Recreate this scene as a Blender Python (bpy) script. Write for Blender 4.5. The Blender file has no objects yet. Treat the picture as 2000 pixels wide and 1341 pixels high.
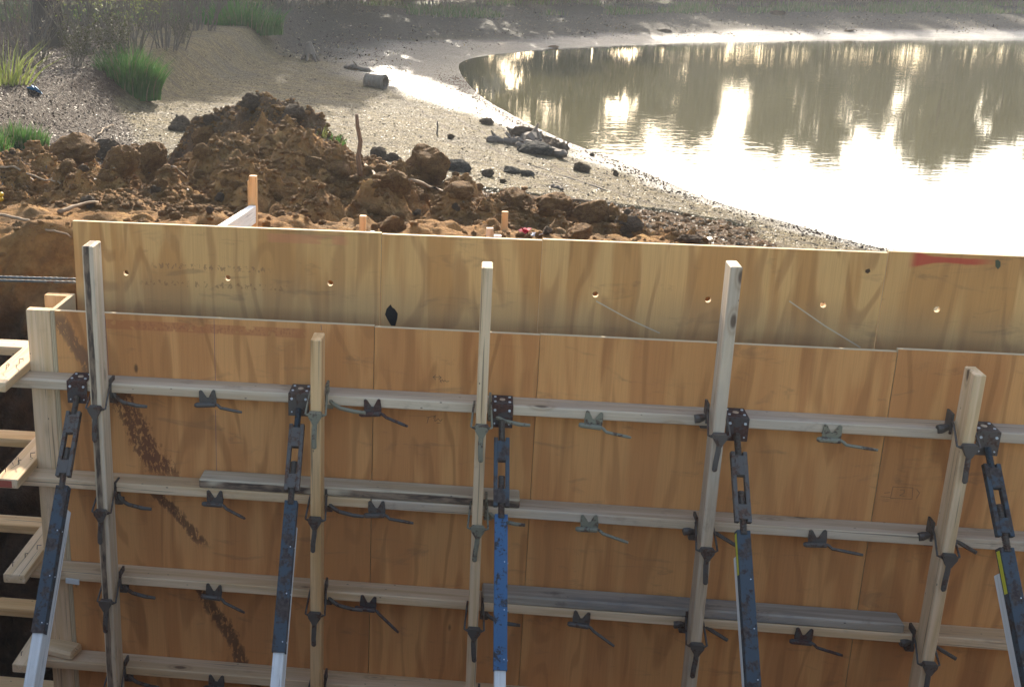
import bpy, bmesh, math, random
import numpy as np
from mathutils import Vector, Matrix, Quaternion
random.seed(7); rng = np.random.default_rng(11)
S = bpy.context.scene
R_ = math.radians

# ------------------------------------------------------------------ camera
CAM = Vector((1.590, -3.910, 1.303)); YAW, PITCH, ROLL = 0.1139, 0.2866, 0.0123
FPX, PPX, PPY = 2200.0, 692.4, 562.1
fwd = Vector((-math.sin(YAW)*math.cos(PITCH), math.cos(YAW)*math.cos(PITCH), -math.sin(PITCH)))
r0 = Vector((math.cos(YAW), math.sin(YAW), 0)); u0 = r0.cross(fwd)
rgt = r0*math.cos(ROLL) + u0*math.sin(ROLL); upv = -r0*math.sin(ROLL) + u0*math.cos(ROLL)
cd = bpy.data.cameras.new('camera'); cam = bpy.data.objects.new('camera', cd); S.collection.objects.link(cam)
m = Matrix((rgt, upv, -fwd)).transposed().to_4x4(); m.translation = CAM; cam.matrix_world = m
cd.sensor_width = 36; cd.lens = FPX/2000*36; cd.shift_x = (1000-PPX)/2000; cd.shift_y = -(670.5-PPY)/2000
cd.clip_start = 0.05; cd.clip_end = 2000; S.camera = cam

# ------------------------------------------------------------------ world, sun, exposure
SUN_EL, SUN_AZ = 24.0, -4.0            # azimuth from +Y, positive towards +X
w = bpy.data.worlds.new('World'); S.world = w; w.use_nodes = True
nt = w.node_tree; nt.nodes.clear()
sky = nt.nodes.new('ShaderNodeTexSky'); sky.sky_type = 'NISHITA'; sky.sun_disc = False
sky.sun_elevation = R_(SUN_EL); sky.sun_rotation = R_(SUN_AZ); sky.air_density = 1.0; sky.dust_density = 3.0; sky.ozone_density = 1.0
bg = nt.nodes.new('ShaderNodeBackground'); bg.inputs[1].default_value = 0.15
wo = nt.nodes.new('ShaderNodeOutputWorld'); nt.links.new(sky.outputs[0], bg.inputs[0]); nt.links.new(bg.outputs[0], wo.inputs[0])
sd = bpy.data.lights.new('sun', 'SUN'); sd.energy = 3.5; sd.angle = R_(0.5); sd.color = (1.0, 0.90, 0.74)
so = bpy.data.objects.new('sun', sd); S.collection.objects.link(so)
sv = Vector((math.sin(R_(SUN_AZ))*math.cos(R_(SUN_EL)), math.cos(R_(SUN_AZ))*math.cos(R_(SUN_EL)), math.sin(R_(SUN_EL))))
so.rotation_euler = sv.to_track_quat('Z', 'Y').to_euler(); so.location = (0, 30, 30)
S.view_settings.view_transform = 'Standard'; S.view_settings.look = 'None'; S.view_settings.gamma = 1
S.view_settings.use_curve_mapping = False; S.view_settings.exposure = 1.65
S.render.engine = 'CYCLES'
S.cycles.max_bounces = 8; S.cycles.transparent_max_bounces = 8

# ------------------------------------------------------------------ numpy noise
def _h(ix, iy, s):
    n = (ix.astype(np.int64)*374761393 + iy.astype(np.int64)*668265263 + s*982451653) & 0x7fffffff
    n = ((n ^ (n >> 13))*1274126177) & 0x7fffffff
    n = ((n ^ (n >> 16))*1911520717) & 0x7fffffff
    return ((n ^ (n >> 15)) & 0xffffff)/float(0xffffff)
def vnoise(x, y, s=0):
    ix, iy = np.floor(x), np.floor(y); fx, fy = x-ix, y-iy
    fx = fx*fx*(3-2*fx); fy = fy*fy*(3-2*fy)
    a, b = _h(ix, iy, s), _h(ix+1, iy, s); c, d = _h(ix, iy+1, s), _h(ix+1, iy+1, s)
    return (a*(1-fx)+b*fx)*(1-fy) + (c*(1-fx)+d*fx)*fy - 0.5
def fbm(x, y, o=4, s=0):
    v = 0; a = 1.0
    for k in range(o):
        v = v + a*vnoise(x, y, s+k*17); x = x*2.03+1.7; y = y*1.97+3.1; a *= 0.5
    return v
def worley(x, y, s=0):
    ix, iy = np.floor(x), np.floor(y); best = np.full(np.shape(x), 9.0); val = np.zeros(np.shape(x))
    for dx in (-1, 0, 1):
        for dy in (-1, 0, 1):
            cx, cy = ix+dx, iy+dy
            px, py = cx+_h(cx, cy, s), cy+_h(cx, cy, s+5)
            d = (px-x)**2+(py-y)**2; hh = _h(cx, cy, s+9)
            m_ = d < best; best = np.where(m_, d, best); val = np.where(m_, hh, val)
    return np.sqrt(best), val

# ------------------------------------------------------------------ pixel rays (only used to measure where real points stand)
def ray(px, py):
    d = fwd + rgt*((px-PPX)/FPX) - upv*((py-PPY)/FPX); return d.normalized()
def at_y(px, py, y):
    d = ray(px, py); return CAM + d*((y-CAM.y)/d.y)
def at_z(px, py, z):
    d = ray(px, py); return CAM + d*((z-CAM.z)/d.z)

# ------------------------------------------------------------------ object helpers
def link(o, parent=None):
    S.collection.objects.link(o)
    if parent: o.parent = parent
    return o
def tag(o, label=None, cat=None, group=None, kind=None):
    if label: o['label'] = label
    if cat: o['category'] = cat
    if group: o['group'] = group
    if kind: o['kind'] = kind
    return o
def empty(name, loc=(0, 0, 0), rot=None):
    o = bpy.data.objects.new(name, None); S.collection.objects.link(o); o.location = loc
    o.empty_display_size = 0.05
    if rot is not None: o.rotation_euler = rot
    return o
def copy_tree(o, parent=None):
    c = o.copy(); S.collection.objects.link(c)
    if parent: c.parent = parent
    for ch in list(o.children): copy_tree(ch, c)
    return c
class MB:
    def __init__(s): s.v = []; s.f = []; s.mi = []
    def add(s, vs, fs, mi=0):
        n = len(s.v); s.v += [tuple(v) for v in vs]; s.f += [tuple(i+n for i in f) for f in fs]; s.mi += [mi]*len(fs); return s
    def box(s, x0, x1, y0, y1, z0, z1, M=None, mi=0, ch=0.0):
        if ch <= 0:
            vs = [(x, y, z) for z in (z0, z1) for y in (y0, y1) for x in (x0, x1)]
            fs = [(0, 2, 3, 1), (4, 5, 7, 6), (0, 1, 5, 4), (2, 6, 7, 3), (0, 4, 6, 2), (1, 3, 7, 5)]
            fs = [tuple(reversed(f)) if False else f for f in fs]
        else:
            c = ch
            ring = [(x0+c, y0), (x1-c, y0), (x1, y0+c), (x1, y1-c), (x1-c, y1), (x0+c, y1), (x0, y1-c), (x0, y0+c)]
            ir = [(min(max(x, x0+c), x1-c), min(max(y, y0+c), y1-c)) for x, y in ring]
            vs = [(*p, z0) for p in ir]+[(*p, z0+c) for p in ring]+[(*p, z1-c) for p in ring]+[(*p, z1) for p in ir]
            vs = []
            for z, rr in ((z0, ir), (z0+c, ring), (z1-c, ring), (z1, ir)): vs += [(p[0], p[1], z) for p in rr]
            fs = [tuple(reversed([0, 1, 2, 3, 4, 5, 6, 7]))] + [tuple(range(24, 32))]
            for k in range(3):
                for i in range(8):
                    j = (i+1) % 8; fs.append((k*8+i, k*8+j, k*8+8+j, k*8+8+i))
        if M is not None: vs = [M @ Vector(v) for v in vs]
        return s.add(vs, fs, mi)
    def tube(s, pts, r, n=6, mi=0, cap=True, flat=1.0):
        pts = [Vector(p) for p in pts]; rs = r if isinstance(r, (list, tuple)) else [r]*len(pts)
        vs = []; ref = None
        for i, p in enumerate(pts):
            t = (pts[min(i+1, len(pts)-1)]-pts[max(i-1, 0)]); t = t.normalized() if t.length > 1e-9 else Vector((0, 0, 1))
            if ref is None:
                ref = t.orthogonal().normalized()
                if flat != 1.0:
                    ref = Vector((0, 1, 0)).cross(t); ref = ref.normalized() if ref.length > 1e-3 else t.orthogonal().normalized()
            ref = (ref - t*ref.dot(t)); ref = ref.normalized() if ref.length > 1e-6 else t.orthogonal().normalized()
            b = t.cross(ref)
            for k in range(n):
                a = 2*math.pi*(k+.5)/n; vs.append(p + ref*(math.cos(a)*rs[i]) + b*(math.sin(a)*rs[i]*flat))
        fs = []
        for i in range(len(pts)-1):
            for k in range(n):
                j = (k+1) % n; fs.append((i*n+k, i*n+j, (i+1)*n+j, (i+1)*n+k))
        if cap: fs.append(tuple(reversed(range(n)))); fs.append(tuple(range((len(pts)-1)*n, len(pts)*n)))
        return s.add(vs, fs, mi)
    def prism(s, outline, y0, y1, M=None, mi=0):       # outline in x,z; extruded along y
        n = len(outline); vs = [(x, y0, z) for x, z in outline]+[(x, y1, z) for x, z in outline]
        fs = [tuple(range(n)), tuple(reversed(range(n, 2*n)))]
        for i in range(n):
            j = (i+1) % n; fs.append((j, i, n+i, n+j))
        if M is not None: vs = [M @ Vector(v) for v in vs]
        return s.add(vs, fs, mi)
    def mesh(s, name, mats, smooth=False):
        me = bpy.data.meshes.new(name); me.from_pydata(s.v, [], s.f)
        for mt in (mats if isinstance(mats, (list, tuple)) else [mats]): me.materials.append(mt)
        if any(s.mi): me.polygons.foreach_set('material_index', s.mi)
        bm = bmesh.new(); bm.from_mesh(me); bmesh.ops.recalc_face_normals(bm, faces=bm.faces); bm.to_mesh(me); bm.free()
        if smooth: me.polygons.foreach_set('use_smooth', [True]*len(me.polygons))
        me.update(); return me
    def build(s, name, mats, parent=None, loc=None, smooth=False):
        o = bpy.data.objects.new(name, s.mesh(name, mats, smooth)); link(o, parent)
        if loc is not None: o.location = loc
        return o
def np_mesh(name, V, F, mats, smooth=True, attrs=None, mi=None):
    V = np.asarray(V, np.float32); F = np.asarray(F, np.int32); k = F.shape[1]
    me = bpy.data.meshes.new(name); me.vertices.add(len(V)); me.vertices.foreach_set('co', V.ravel())
    me.loops.add(F.size); me.loops.foreach_set('vertex_index', F.ravel())
    me.polygons.add(len(F)); me.polygons.foreach_set('loop_start', np.arange(0, F.size, k, dtype=np.int32))
    me.polygons.foreach_set('loop_total', np.full(len(F), k, np.int32))
    me.polygons.foreach_set('use_smooth', np.full(len(F), smooth))
    for mt in (mats if isinstance(mats, (list, tuple)) else [mats]): me.materials.append(mt)
    if mi is not None: me.polygons.foreach_set('material_index', np.asarray(mi, np.int32))
    me.update(calc_edges=True)
    for an, av in (attrs or {}).items():
        a = me.attributes.new(an, 'FLOAT', 'POINT'); a.data.foreach_set('value', np.asarray(av, np.float32))
    return me

# ------------------------------------------------------------------ material helpers
class NT:
    def __init__(s, name):
        s.m = bpy.data.materials.new(name); s.m.use_nodes = True; s.t = s.m.node_tree; s.t.nodes.clear()
        s.out = s.t.nodes.new('ShaderNodeOutputMaterial'); s.b = s.t.nodes.new('ShaderNodeBsdfPrincipled')
        s.t.links.new(s.b.outputs[0], s.out.inputs[0])
    def n(s, typ, props=None, **inp):
        nd = s.t.nodes.new('ShaderNode'+typ)
        for k, v in (props or {}).items(): setattr(nd, k, v)
        for k, v in inp.items():
            key = int(k[1:]) if k[0] == 'i' and k[1:].isdigit() else k.replace('_', ' ')
            s.set(nd.inputs[key], v)
        return nd
    def set(s, sock, v):
        if isinstance(v, bpy.types.Node): v = v.outputs[0]
        if isinstance(v, bpy.types.NodeSocket): s.t.links.new(v, sock)
        else: sock.default_value = v
    def math(s, op, a, b=0.0, c=0.0, clamp=False):
        nd = s.n('Math', dict(operation=op, use_clamp=clamp)); s.set(nd.inputs[0], a); s.set(nd.inputs[1], b); s.set(nd.inputs[2], c); return nd.outputs[0]
    def ramp(s, fac, a, b, clamp=True):      # map a..b to 0..1 smooth
        nd = s.n('MapRange', dict(interpolation_type='SMOOTHSTEP')); s.set(nd.inputs[0], fac); nd.inputs[1].default_value = a; nd.inputs[2].default_value = b; return nd.outputs[0]
    def mix(s, f, a, b, mode='MIX'):
        nd = s.n('Mix', dict(data_type='RGBA', blend_type=mode)); s.set(nd.inputs[0], f)
        s.set(nd.inputs[6], a if not isinstance(a, tuple) else (*a[:3], 1)); s.set(nd.inputs[7], b if not isinstance(b, tuple) else (*b[:3], 1)); return nd.outputs[2]
    def coord(s, kind='Object'):
        return s.n('TexCoord').outputs[kind]
    def scale(s, v, x, y, z, off=None):
        nd = s.n('Mapping'); s.set(nd.inputs[0], v); nd.inputs[3].default_value = (x, y, z)
        if off is not None: s.set(nd.inputs[1], off)
        return nd.outputs[0]
    def noise(s, v, sc=1.0, det=3.0, rough=.55, dist=0.0):
        nd = s.n('TexNoise'); s.set(nd.inputs['Vector'], v); nd.inputs['Scale'].default_value = sc; nd.inputs['Detail'].default_value = det
        nd.inputs['Roughness'].default_value = rough; nd.inputs['Distortion'].default_value = dist; return nd.outputs[0]
    def voro(s, v, sc=1.0, out=0, rnd=1.0):
        nd = s.n('TexVoronoi'); s.set(nd.inputs['Vector'], v); nd.inputs['Scale'].default_value = sc; nd.inputs['Randomness'].default_value = rnd; return nd.outputs[out]
    def rndoff(s, v, amt=37.0):
        r = s.n('ObjectInfo').outputs['Random']; a = s.n('CombineXYZ'); 
        s.set(a.inputs[0], s.math('MULTIPLY', r, amt)); s.set(a.inputs[1], s.math('MULTIPLY', r, amt*1.7)); s.set(a.inputs[2], s.math('MULTIPLY', r, amt*.6))
        nd = s.n('VectorMath', dict(operation='ADD')); s.set(nd.inputs[0], v); s.set(nd.inputs[1], a); return nd.outputs[0]
    def sep(s, v): nd = s.n('SeparateXYZ'); s.set(nd.inputs[0], v); return nd.outputs
    def bump(s, h, st=.3, dist=.01):
        nd = s.n('Bump'); s.set(nd.inputs['Height'], h); nd.inputs['Strength'].default_value = st; nd.inputs['Distance'].default_value = dist
        s.t.links.new(nd.outputs[0], s.b.inputs['Normal']); return nd
    def col(s, c): s.set(s.b.inputs['Base Color'], c if not isinstance(c, tuple) else (*c[:3], 1))
    def rough(s, v): s.set(s.b.inputs['Roughness'], v)
    def spec(s, v): s.b.inputs['Specular IOR Level'].default_value = v

def mat_plywood(name, light, mid, dark, stain=None, grey=0.0, spray=False, bands=()):
    n = NT(name); c0 = n.coord(); c = n.rndoff(c0)
    f1 = n.noise(n.scale(c, 2.6, 1, .55), 1.0, 2.5, .5, .35)
    ring = n.math('SINE', n.math('MULTIPLY', f1, 70.0)); ring = n.ramp(ring, .25, .98)
    f2 = n.noise(n.scale(c, 7, 1, .8), 1.0, 3, .55, .4)
    f3 = n.noise(n.scale(c, 260, 20, 5), 1.0, 2, .6)
    f4 = n.noise(n.scale(c, 22, 1, 1.3), 1.0, 2, .5)
    band = n.ramp(f2, .46, .56)
    base = n.mix(band, light, mid)
    base = n.mix(n.math('MULTIPLY', n.math('MULTIPLY', ring, n.ramp(f4, .34, .52)), .55), base, dark)
    base = n.mix(n.math('MULTIPLY', n.ramp(n.noise(n.scale(c, 1.6, 1, 1.1), 1.0, 2), .45, .7), .35), base, mid)
    base = n.mix(n.math('MULTIPLY', n.ramp(f3, .35, .75), .14), base, (dark[0]*.6, dark[1]*.6, dark[2]*.6))
    kn = n.voro(n.scale(c, 5.2, .01, 2.2), 1.0); base = n.mix(n.math('MULTIPLY', n.ramp(kn, .055, .02), .8), base, (.07, .035, .015))
    sp = n.voro(n.scale(c, 34, .01, 26), 1.0); base = n.mix(n.math('MULTIPLY', n.ramp(sp, .045, .02), .45), base, (.08, .045, .02))
    smear = n.noise(n.scale(c, 4, 1, 14), 1.0, 4, .65, 1.0)
    base = n.mix(n.math('MULTIPLY', n.ramp(smear, .56, .72), .34), base, (.16, .09, .05))
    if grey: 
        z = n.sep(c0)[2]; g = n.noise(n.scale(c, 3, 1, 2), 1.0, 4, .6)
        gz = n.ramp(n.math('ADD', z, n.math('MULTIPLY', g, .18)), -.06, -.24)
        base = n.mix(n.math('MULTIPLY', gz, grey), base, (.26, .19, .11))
    if stain:
        X, Y, Z = n.sep(c0)
        nz = n.noise(n.scale(c0, 62, 1, 30), 1.0, 5, .75, .4); wob = n.math('MULTIPLY', n.math('SUBTRACT', n.noise(n.scale(c0, 3, 1, 5), 1.0, 2), .5), .12)
        for (x0, z0, x1, z1, wd, th, colr) in stain:
            sl = (x1-x0)/(z1-z0)
            dx = n.math('ABSOLUTE', n.math('SUBTRACT', n.math('ADD', X, wob), n.math('ADD', n.math('MULTIPLY', n.math('SUBTRACT', Z, z0), sl), x0)))
            e = n.ramp(dx, wd, wd*.3)
            lim = n.math('MULTIPLY', n.ramp(Z, z0+.03, z0-.02), n.ramp(Z, z1-.02, z1+.03))
            a = n.ramp(n.math('ADD', nz, n.math('MULTIPLY', e, .22)), th, th+.04)
            base = n.mix(n.math('MULTIPLY', n.math('MULTIPLY', a, e), n.math('MULTIPLY', lim, .72)), base, colr)
    if spray:
        X, Y, Z = n.sep(c0)
        nz = n.noise(n.scale(c0, 9, 1, 30), 1.0, 3)
        sx = n.math('MULTIPLY', n.ramp(X, spray[0]-.01, spray[0]+.03), n.ramp(X, spray[1]+.05, spray[1]-.06))
        zz = n.math('ABSOLUTE', n.math('SUBTRACT', Z, n.math('ADD', spray[2], n.math('MULTIPLY', nz, .02))))
        wdt = n.math('ADD', .012, n.math('MULTIPLY', n.ramp(X, spray[0]+.09, spray[0]), .022))
        a = n.ramp(n.math('DIVIDE', zz, wdt), 1.15, .6)
        base = n.mix(n.math('MULTIPLY', n.math('MULTIPLY', a, sx), .78), base, (.52, .05, .035))
    for (x0, x1, zc, zw, sl, th, sx_, sz_, colr, amt) in bands:
        X, Y, Z = n.sep(c0); zz = n.math('ABSOLUTE', n.math('SUBTRACT', n.math('SUBTRACT', Z, zc), n.math('MULTIPLY', X, sl)))
        nz = n.noise(n.scale(c0, sx_, 1, sz_), 1.0, 3, .6); a = n.math('MULTIPLY', n.ramp(zz, zw, zw*.75), n.math('MULTIPLY', n.ramp(X, x0, x0+.04), n.ramp(X, x1, x1-.04)))
        base = n.mix(n.math('MULTIPLY', n.math('MULTIPLY', a, n.ramp(nz, th, th+.05)), amt), base, colr)
    n.col(base); n.rough(.72); n.spec(.25)
    n.bump(n.math('ADD', n.math('MULTIPLY', f3, .5), n.math('MULTIPLY', ring, .25)), .25, .002)
    return n.m
def mat_plyedge(name, a=(.62, .47, .27), b=(.33, .2, .1)):
    n = NT(name); c = n.coord(); Y = n.sep(c)
    s1 = n.math('SINE', n.math('MULTIPLY', Y[1], 2*math.pi/.0062)); f = n.noise(n.scale(c, 60, 60, 20), 1, 3)
    n.col(n.mix(n.math('MULTIPLY', n.ramp(n.math('ADD', s1, f), .3, 1.2), .6), a, b)); n.rough(.8); n.spec(.2); return n.m
def mat_plyedge_x(name, a=(.55, .42, .25), b=(.25, .16, .08)):
    n = NT(name); c = n.coord(); X = n.sep(c)
    s1 = n.math('SINE', n.math('MULTIPLY', X[0], 2*math.pi/.0062)); f = n.noise(n.scale(c, 60, 60, 20), 1, 3)
    n.col(n.mix(n.math('MULTIPLY', n.ramp(n.math('ADD', s1, f), .3, 1.2), .7), a, b)); n.rough(.8); n.spec(.2); return n.m
def mat_lumber(name, light, mid, grey=.25, greyc=(.30, .28, .25), knots=1.0, dirt=.2, wane=None):
    n = NT(name); c0 = n.coord(); c = n.rndoff(c0)
    g1 = n.noise(n.scale(c, 26, 26, 1.1), 1.0, 3, .55, .5); g2 = n.noise(n.scale(c, 180, 180, 6), 1.0, 2, .6)
    base = n.mix(n.ramp(g1, .40, .62), light, mid)
    base = n.mix(n.math('MULTIPLY', n.ramp(g2, .45, .8), .3), base, (mid[0]*.5, mid[1]*.5, mid[2]*.5))
    gr = n.noise(n.scale(c, 5, 5, 1.6), 1.0, 4, .6)
    base = n.mix(n.math('MULTIPLY', n.ramp(gr, .42, .62), grey), base, greyc)
    kn = n.voro(n.scale(c, 9, 9, 3.4), 1.0); base = n.mix(n.math('MULTIPLY', n.ramp(kn, .13, .05), .85*knots), base, (.085, .045, .025))
    base = n.mix(n.math('MULTIPLY', n.math('MULTIPLY', n.ramp(kn, .22, .12), n.ramp(kn, .1, .16)), .5*knots), base, (.27, .16, .08))
    di = n.noise(n.scale(c, 14, 14, 7), 1.0, 5, .7); base = n.mix(n.math('MULTIPLY', n.ramp(di, .55, .72), dirt), base, (.10, .065, .045))
    h = g2
    if wane is not None:
        X, Y, Z = n.sep(c0); nz = n.noise(n.scale(c0, 12, 12, 5), 1.0, 4, .6)
        k = n.math('ADD', n.math('MULTIPLY', X if wane[0] == 'x' else Y, 1.0), n.math('MULTIPLY', n.math('SUBTRACT', nz, .5), wane[3]))
        a = n.math('MULTIPLY', n.ramp(k, wane[1]-.004, wane[1]), n.ramp(k, wane[2]+.004, wane[2]))
        bark = n.mix(n.ramp(n.noise(n.scale(c0, 60, 60, 14), 1, 4), .35, .65), (.075, .05, .035), (.27, .18, .11))
        base = n.mix(n.math('MULTIPLY', a, n.ramp(n.noise(n.scale(c0, 5, 5, 3.0), 1, 3), wane[4], wane[4]+.1)), base, bark)
    ck = n.noise(n.scale(c, 95, 95, 1.6), 1.0, 2, .5); base = n.mix(n.math('MULTIPLY', n.ramp(ck, .66, .70), .6), base, (.10, .065, .04))
    nh = n.voro(n.scale(c, 26, 26, 13), 1.0); base = n.mix(n.math('MULTIPLY', n.ramp(nh, .07, .045), .8), base, (.05, .035, .025))
    n.col(base); n.rough(.75); n.spec(.25); n.bump(n.math('SUBTRACT', h, n.math('MULTIPLY', n.ramp(ck, .66, .70), 1.5)), .4, .002); return n.m
def mat_metal(name, base, rust, amt=.5, metallic=.5, rough=.55, sc=30):
    n = NT(name); c = n.rndoff(n.coord()); f = n.noise(c, sc, 5, .65); g = n.noise(c, sc*5, 3, .6)
    k = n.ramp(n.math('ADD', f, n.math('MULTIPLY', n.math('SUBTRACT', g, .5), .3)), .62-.25*amt, .70-.22*amt)
    n.col(n.mix(k, base, n.mix(n.ramp(g, .3, .7), rust, (rust[0]*.45, rust[1]*.4, rust[2]*.4))))
    n.set(n.b.inputs['Metallic'], n.math('MULTIPLY', n.math('SUBTRACT', 1.0, k), metallic)); n.rough(n.math('ADD', rough, n.math('MULTIPLY', k, .3)))
    n.bump(n.math('ADD', f, n.math('MULTIPLY', g, .4)), .35, .002); return n.m
def mat_plain(name, colr, rough=.6, var=.3, sc=20, spec=.4):
    n = NT(name); c = n.rndoff(n.coord()); f = n.noise(c, sc, 4, .6)
    n.col(n.mix(n.math('MULTIPLY', f, var), colr, (colr[0]*.3, colr[1]*.3, colr[2]*.3))); n.rough(rough); n.spec(spec); n.bump(f, .2, .003); return n.m

PLY_F = mat_plywood('front_plywood', (.64, .30, .098), (.53, .222, .070), (.34, .135, .042))
PLY_FS = mat_plywood('front_plywood_stained', (.64, .295, .098), (.53, .222, .070), (.34, .135, .042),
    stain=[(.02, -.02, .13, -.26, .05, .60, (.16, .085, .05)), (.22, -.30, .40, -.66, .10, .655, (.060, .018, .014)), (.33, -.68, .55, -.95, .05, .64, (.05, .022, .018)), (.52, -1.10, .78, -1.60, .055, .635, (.032, .018, .016))], bands=[(.17, .98, -.042, .021, .0, .40, 16, 22, (.42, .135, .05), .55), (.30, .95, -.041, .018, .0, .52, 90, 60, (.33, .11, .05), .5)])
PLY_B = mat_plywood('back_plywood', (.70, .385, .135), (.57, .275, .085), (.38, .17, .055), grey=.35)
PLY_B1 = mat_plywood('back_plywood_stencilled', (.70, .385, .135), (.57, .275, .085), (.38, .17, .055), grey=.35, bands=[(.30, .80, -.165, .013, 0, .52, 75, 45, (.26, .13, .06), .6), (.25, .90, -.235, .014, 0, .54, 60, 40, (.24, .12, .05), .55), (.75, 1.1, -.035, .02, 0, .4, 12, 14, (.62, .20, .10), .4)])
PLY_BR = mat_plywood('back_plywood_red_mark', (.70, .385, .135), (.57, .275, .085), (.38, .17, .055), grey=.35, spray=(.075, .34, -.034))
PLY_E = mat_plyedge('plywood_edge'); PLY_EX = mat_plyedge_x('plywood_edge_side')
LUM = mat_lumber('lumber_pale', (.72, .50, .29), (.60, .385, .19), .18, (.40, .31, .22))
LUM_G = mat_lumber('lumber_weathered', (.62, .47, .31), (.52, .365, .22), .45, (.37, .30, .235), 1.0, .3)
LUM_D = mat_lumber('lumber_dark_stained', (.42, .34, .25), (.32, .255, .18), .8, (.17, .15, .135), 1.0, .6)
LUM_W = mat_lumber('lumber_barky', (.66, .50, .33), (.56, .40, .235), .3, (.37, .31, .24), .6, .25, wane=('x', -.004, .013, .012, .30))
LUM_W2 = mat_lumber('lumber_split', (.62, .49, .32), (.52, .38, .22), .25, (.34, .29, .23), .8, .3, wane=('y', -.013, .011, .012, .36))
LUM_F = mat_lumber('lumber_fresh', (.70, .43, .20), (.58, .32, .12), .04, knots=.6, dirt=.08)
LUM_WH = mat_lumber('lumber_white_painted', (.74, .71, .64), (.66, .62, .54), .2, (.45, .44, .42), .15, .25)
RUST = mat_metal('rusty_dark_steel', (.075, .062, .055), (.10, .042, .025), .75, .35, .6)
STEEL = mat_metal('dark_grey_steel', (.10, .08, .062), (.12, .062, .035), .45, .2, .6)
GALV = mat_metal('galvanized_steel', (.21, .185, .12), (.13, .08, .05), .4, .1, .6)
BLUE = mat_metal('chipped_blue_paint', (.034, .095, .18), (.06, .055, .055), .40, .05, .6, 34)
BLUE_D = mat_metal('worn_blue_grey_paint', (.048, .060, .068), (.085, .062, .048), .62, .15, .7, 16)
BOLT = mat_plain('bolt_zinc', (.62, .63, .62), .4)
YEL = mat_plain('yellow_label', (.62, .56, .04), .5)
PENCIL = mat_plain('pencil_line', (.16, .08, .10), .9, .1)
INK = mat_plain('marker_ink', (.035, .04, .03), .8, .1)
BLACK = mat_plain('dark_hole', (.012, .010, .009), .9)
PAPER = mat_plain('paper_scrap', (.62, .60, .54), .7)
REBAR = mat_metal('rebar_steel', (.09, .10, .10), (.12, .07, .05), .3, .5, .5)

def bar(name, A, B, w, h, mat, up=(0, 0, 1), parent=None, ch=.003, warp=.0, seed=0, segs=1):
    """lumber of section w (side) x h (up-ish) running from A to B, origin at A, local z along the length, local y = up"""
    A, B = Vector(A), Vector(B); L = (B-A).length; z = (B-A).normalized(); up = Vector(up)
    y = (up - z*up.dot(z)).normalized(); x = y.cross(z)
    mb = MB(); c = ch; ring = [(-w/2+c, -h/2), (w/2-c, -h/2), (w/2, -h/2+c), (w/2, h/2-c), (w/2-c, h/2), (-w/2+c, h/2), (-w/2, h/2-c), (-w/2, -h/2+c)]
    ir = [(max(min(a, w/2-c), -w/2+c), max(min(b, h/2-c), -h/2+c)) for a, b in ring]
    rs = random.Random(seed); bx, by = rs.uniform(-1, 1)*warp, rs.uniform(-1, 1)*warp; tw = rs.uniform(-1, 1)*warp*6
    levels = [(0, ir), (c*.8, ring)]+[(L*k/segs, ring) for k in range(1, segs)]+[(L-c*.8, ring), (L, ir)]
    vs = []
    for zz, rr in levels:
        s = math.sin(math.pi*zz/L); a = tw*(zz/L-.5)
        for p in rr: vs.append((p[0]*math.cos(a)-p[1]*math.sin(a)+bx*s, p[0]*math.sin(a)+p[1]*math.cos(a)+by*s, zz))
    fs = [tuple(reversed(range(8)))]+[tuple(range(8*(len(levels)-1), 8*len(levels)))]
    for k in range(len(levels)-1):
        for i in range(8):
            j = (i+1) % 8; fs.append((k*8+i, k*8+j, k*8+8+j, k*8+8+i))
    mb.add(vs, fs); o = mb.build(name, mat)
    M = Matrix((x, y, z)).transposed().to_4x4(); M.translation = A
    if parent: o.parent = parent
    o.matrix_world = M if not parent else M
    if parent: o.matrix_parent_inverse = parent.matrix_basis.inverted()
    return o

# ================================================================== TERRAIN
ZW = -1.10; FLOOR = -2.44
shore = [(7.7, 3.6), (6.9, 4.5), (6.15, 5.55), (5.10, 6.0), (4.58, 6.94), (4.0, 7.89), (3.64, 8.94), (3.22, 10.39), (2.66, 11.73), (2.0, 14.23), (1.49, 16.53), (1.1, 19.55), (.89, 22.35),
         (.99, 23.99), (1.54, 25.63), (2.92, 27.86), (4.43, 29.6), (6.89, 31.73), (10.4, 33.85), (14.9, 35.9), (19.5, 37.3), (26, 39), (36, 40), (50, 34), (62, 20), (62, -2), (40, -8), (22, -6), (12, -.5), (9.5, 2.0)]
def smooth_poly(P, it=2):
    P = [Vector(p) for p in P]
    for _ in range(it):
        Q = []
        for i in range(len(P)):
            a, b = P[i], P[(i+1) % len(P)]; Q += [a*.75+b*.25, a*.25+b*.75]
        P = Q
    return np.array([[p.x, p.y] for p in P])
SH = smooth_poly([(*p,) for p in shore])
def sdist(x, y):
    x = np.asarray(x, float); y = np.asarray(y, float); best = np.full(x.shape, 1e9); ins = np.zeros(x.shape, bool)
    n = len(SH)
    for i in range(n):
        ax, ay = SH[i]; bx, by = SH[(i+1) % n]; ex, ey = bx-ax, by-ay
        t = np.clip(((x-ax)*ex+(y-ay)*ey)/(ex*ex+ey*ey), 0, 1); d = (x-ax-t*ex)**2+(y-ay-t*ey)**2; best = np.minimum(best, d)
        c = ((ay > y) != (by > y)); xi = ax + (y-ay)*ex/(ey if abs(ey) > 1e-12 else 1e-12); ins ^= (c & (x < xi))
    d = np.sqrt(best); return np.where(ins, -d, d)
def sm(x, a, b):
    t = np.clip((x-a)/(b-a), 0, 1); return t*t*(3-2*t)
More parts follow.
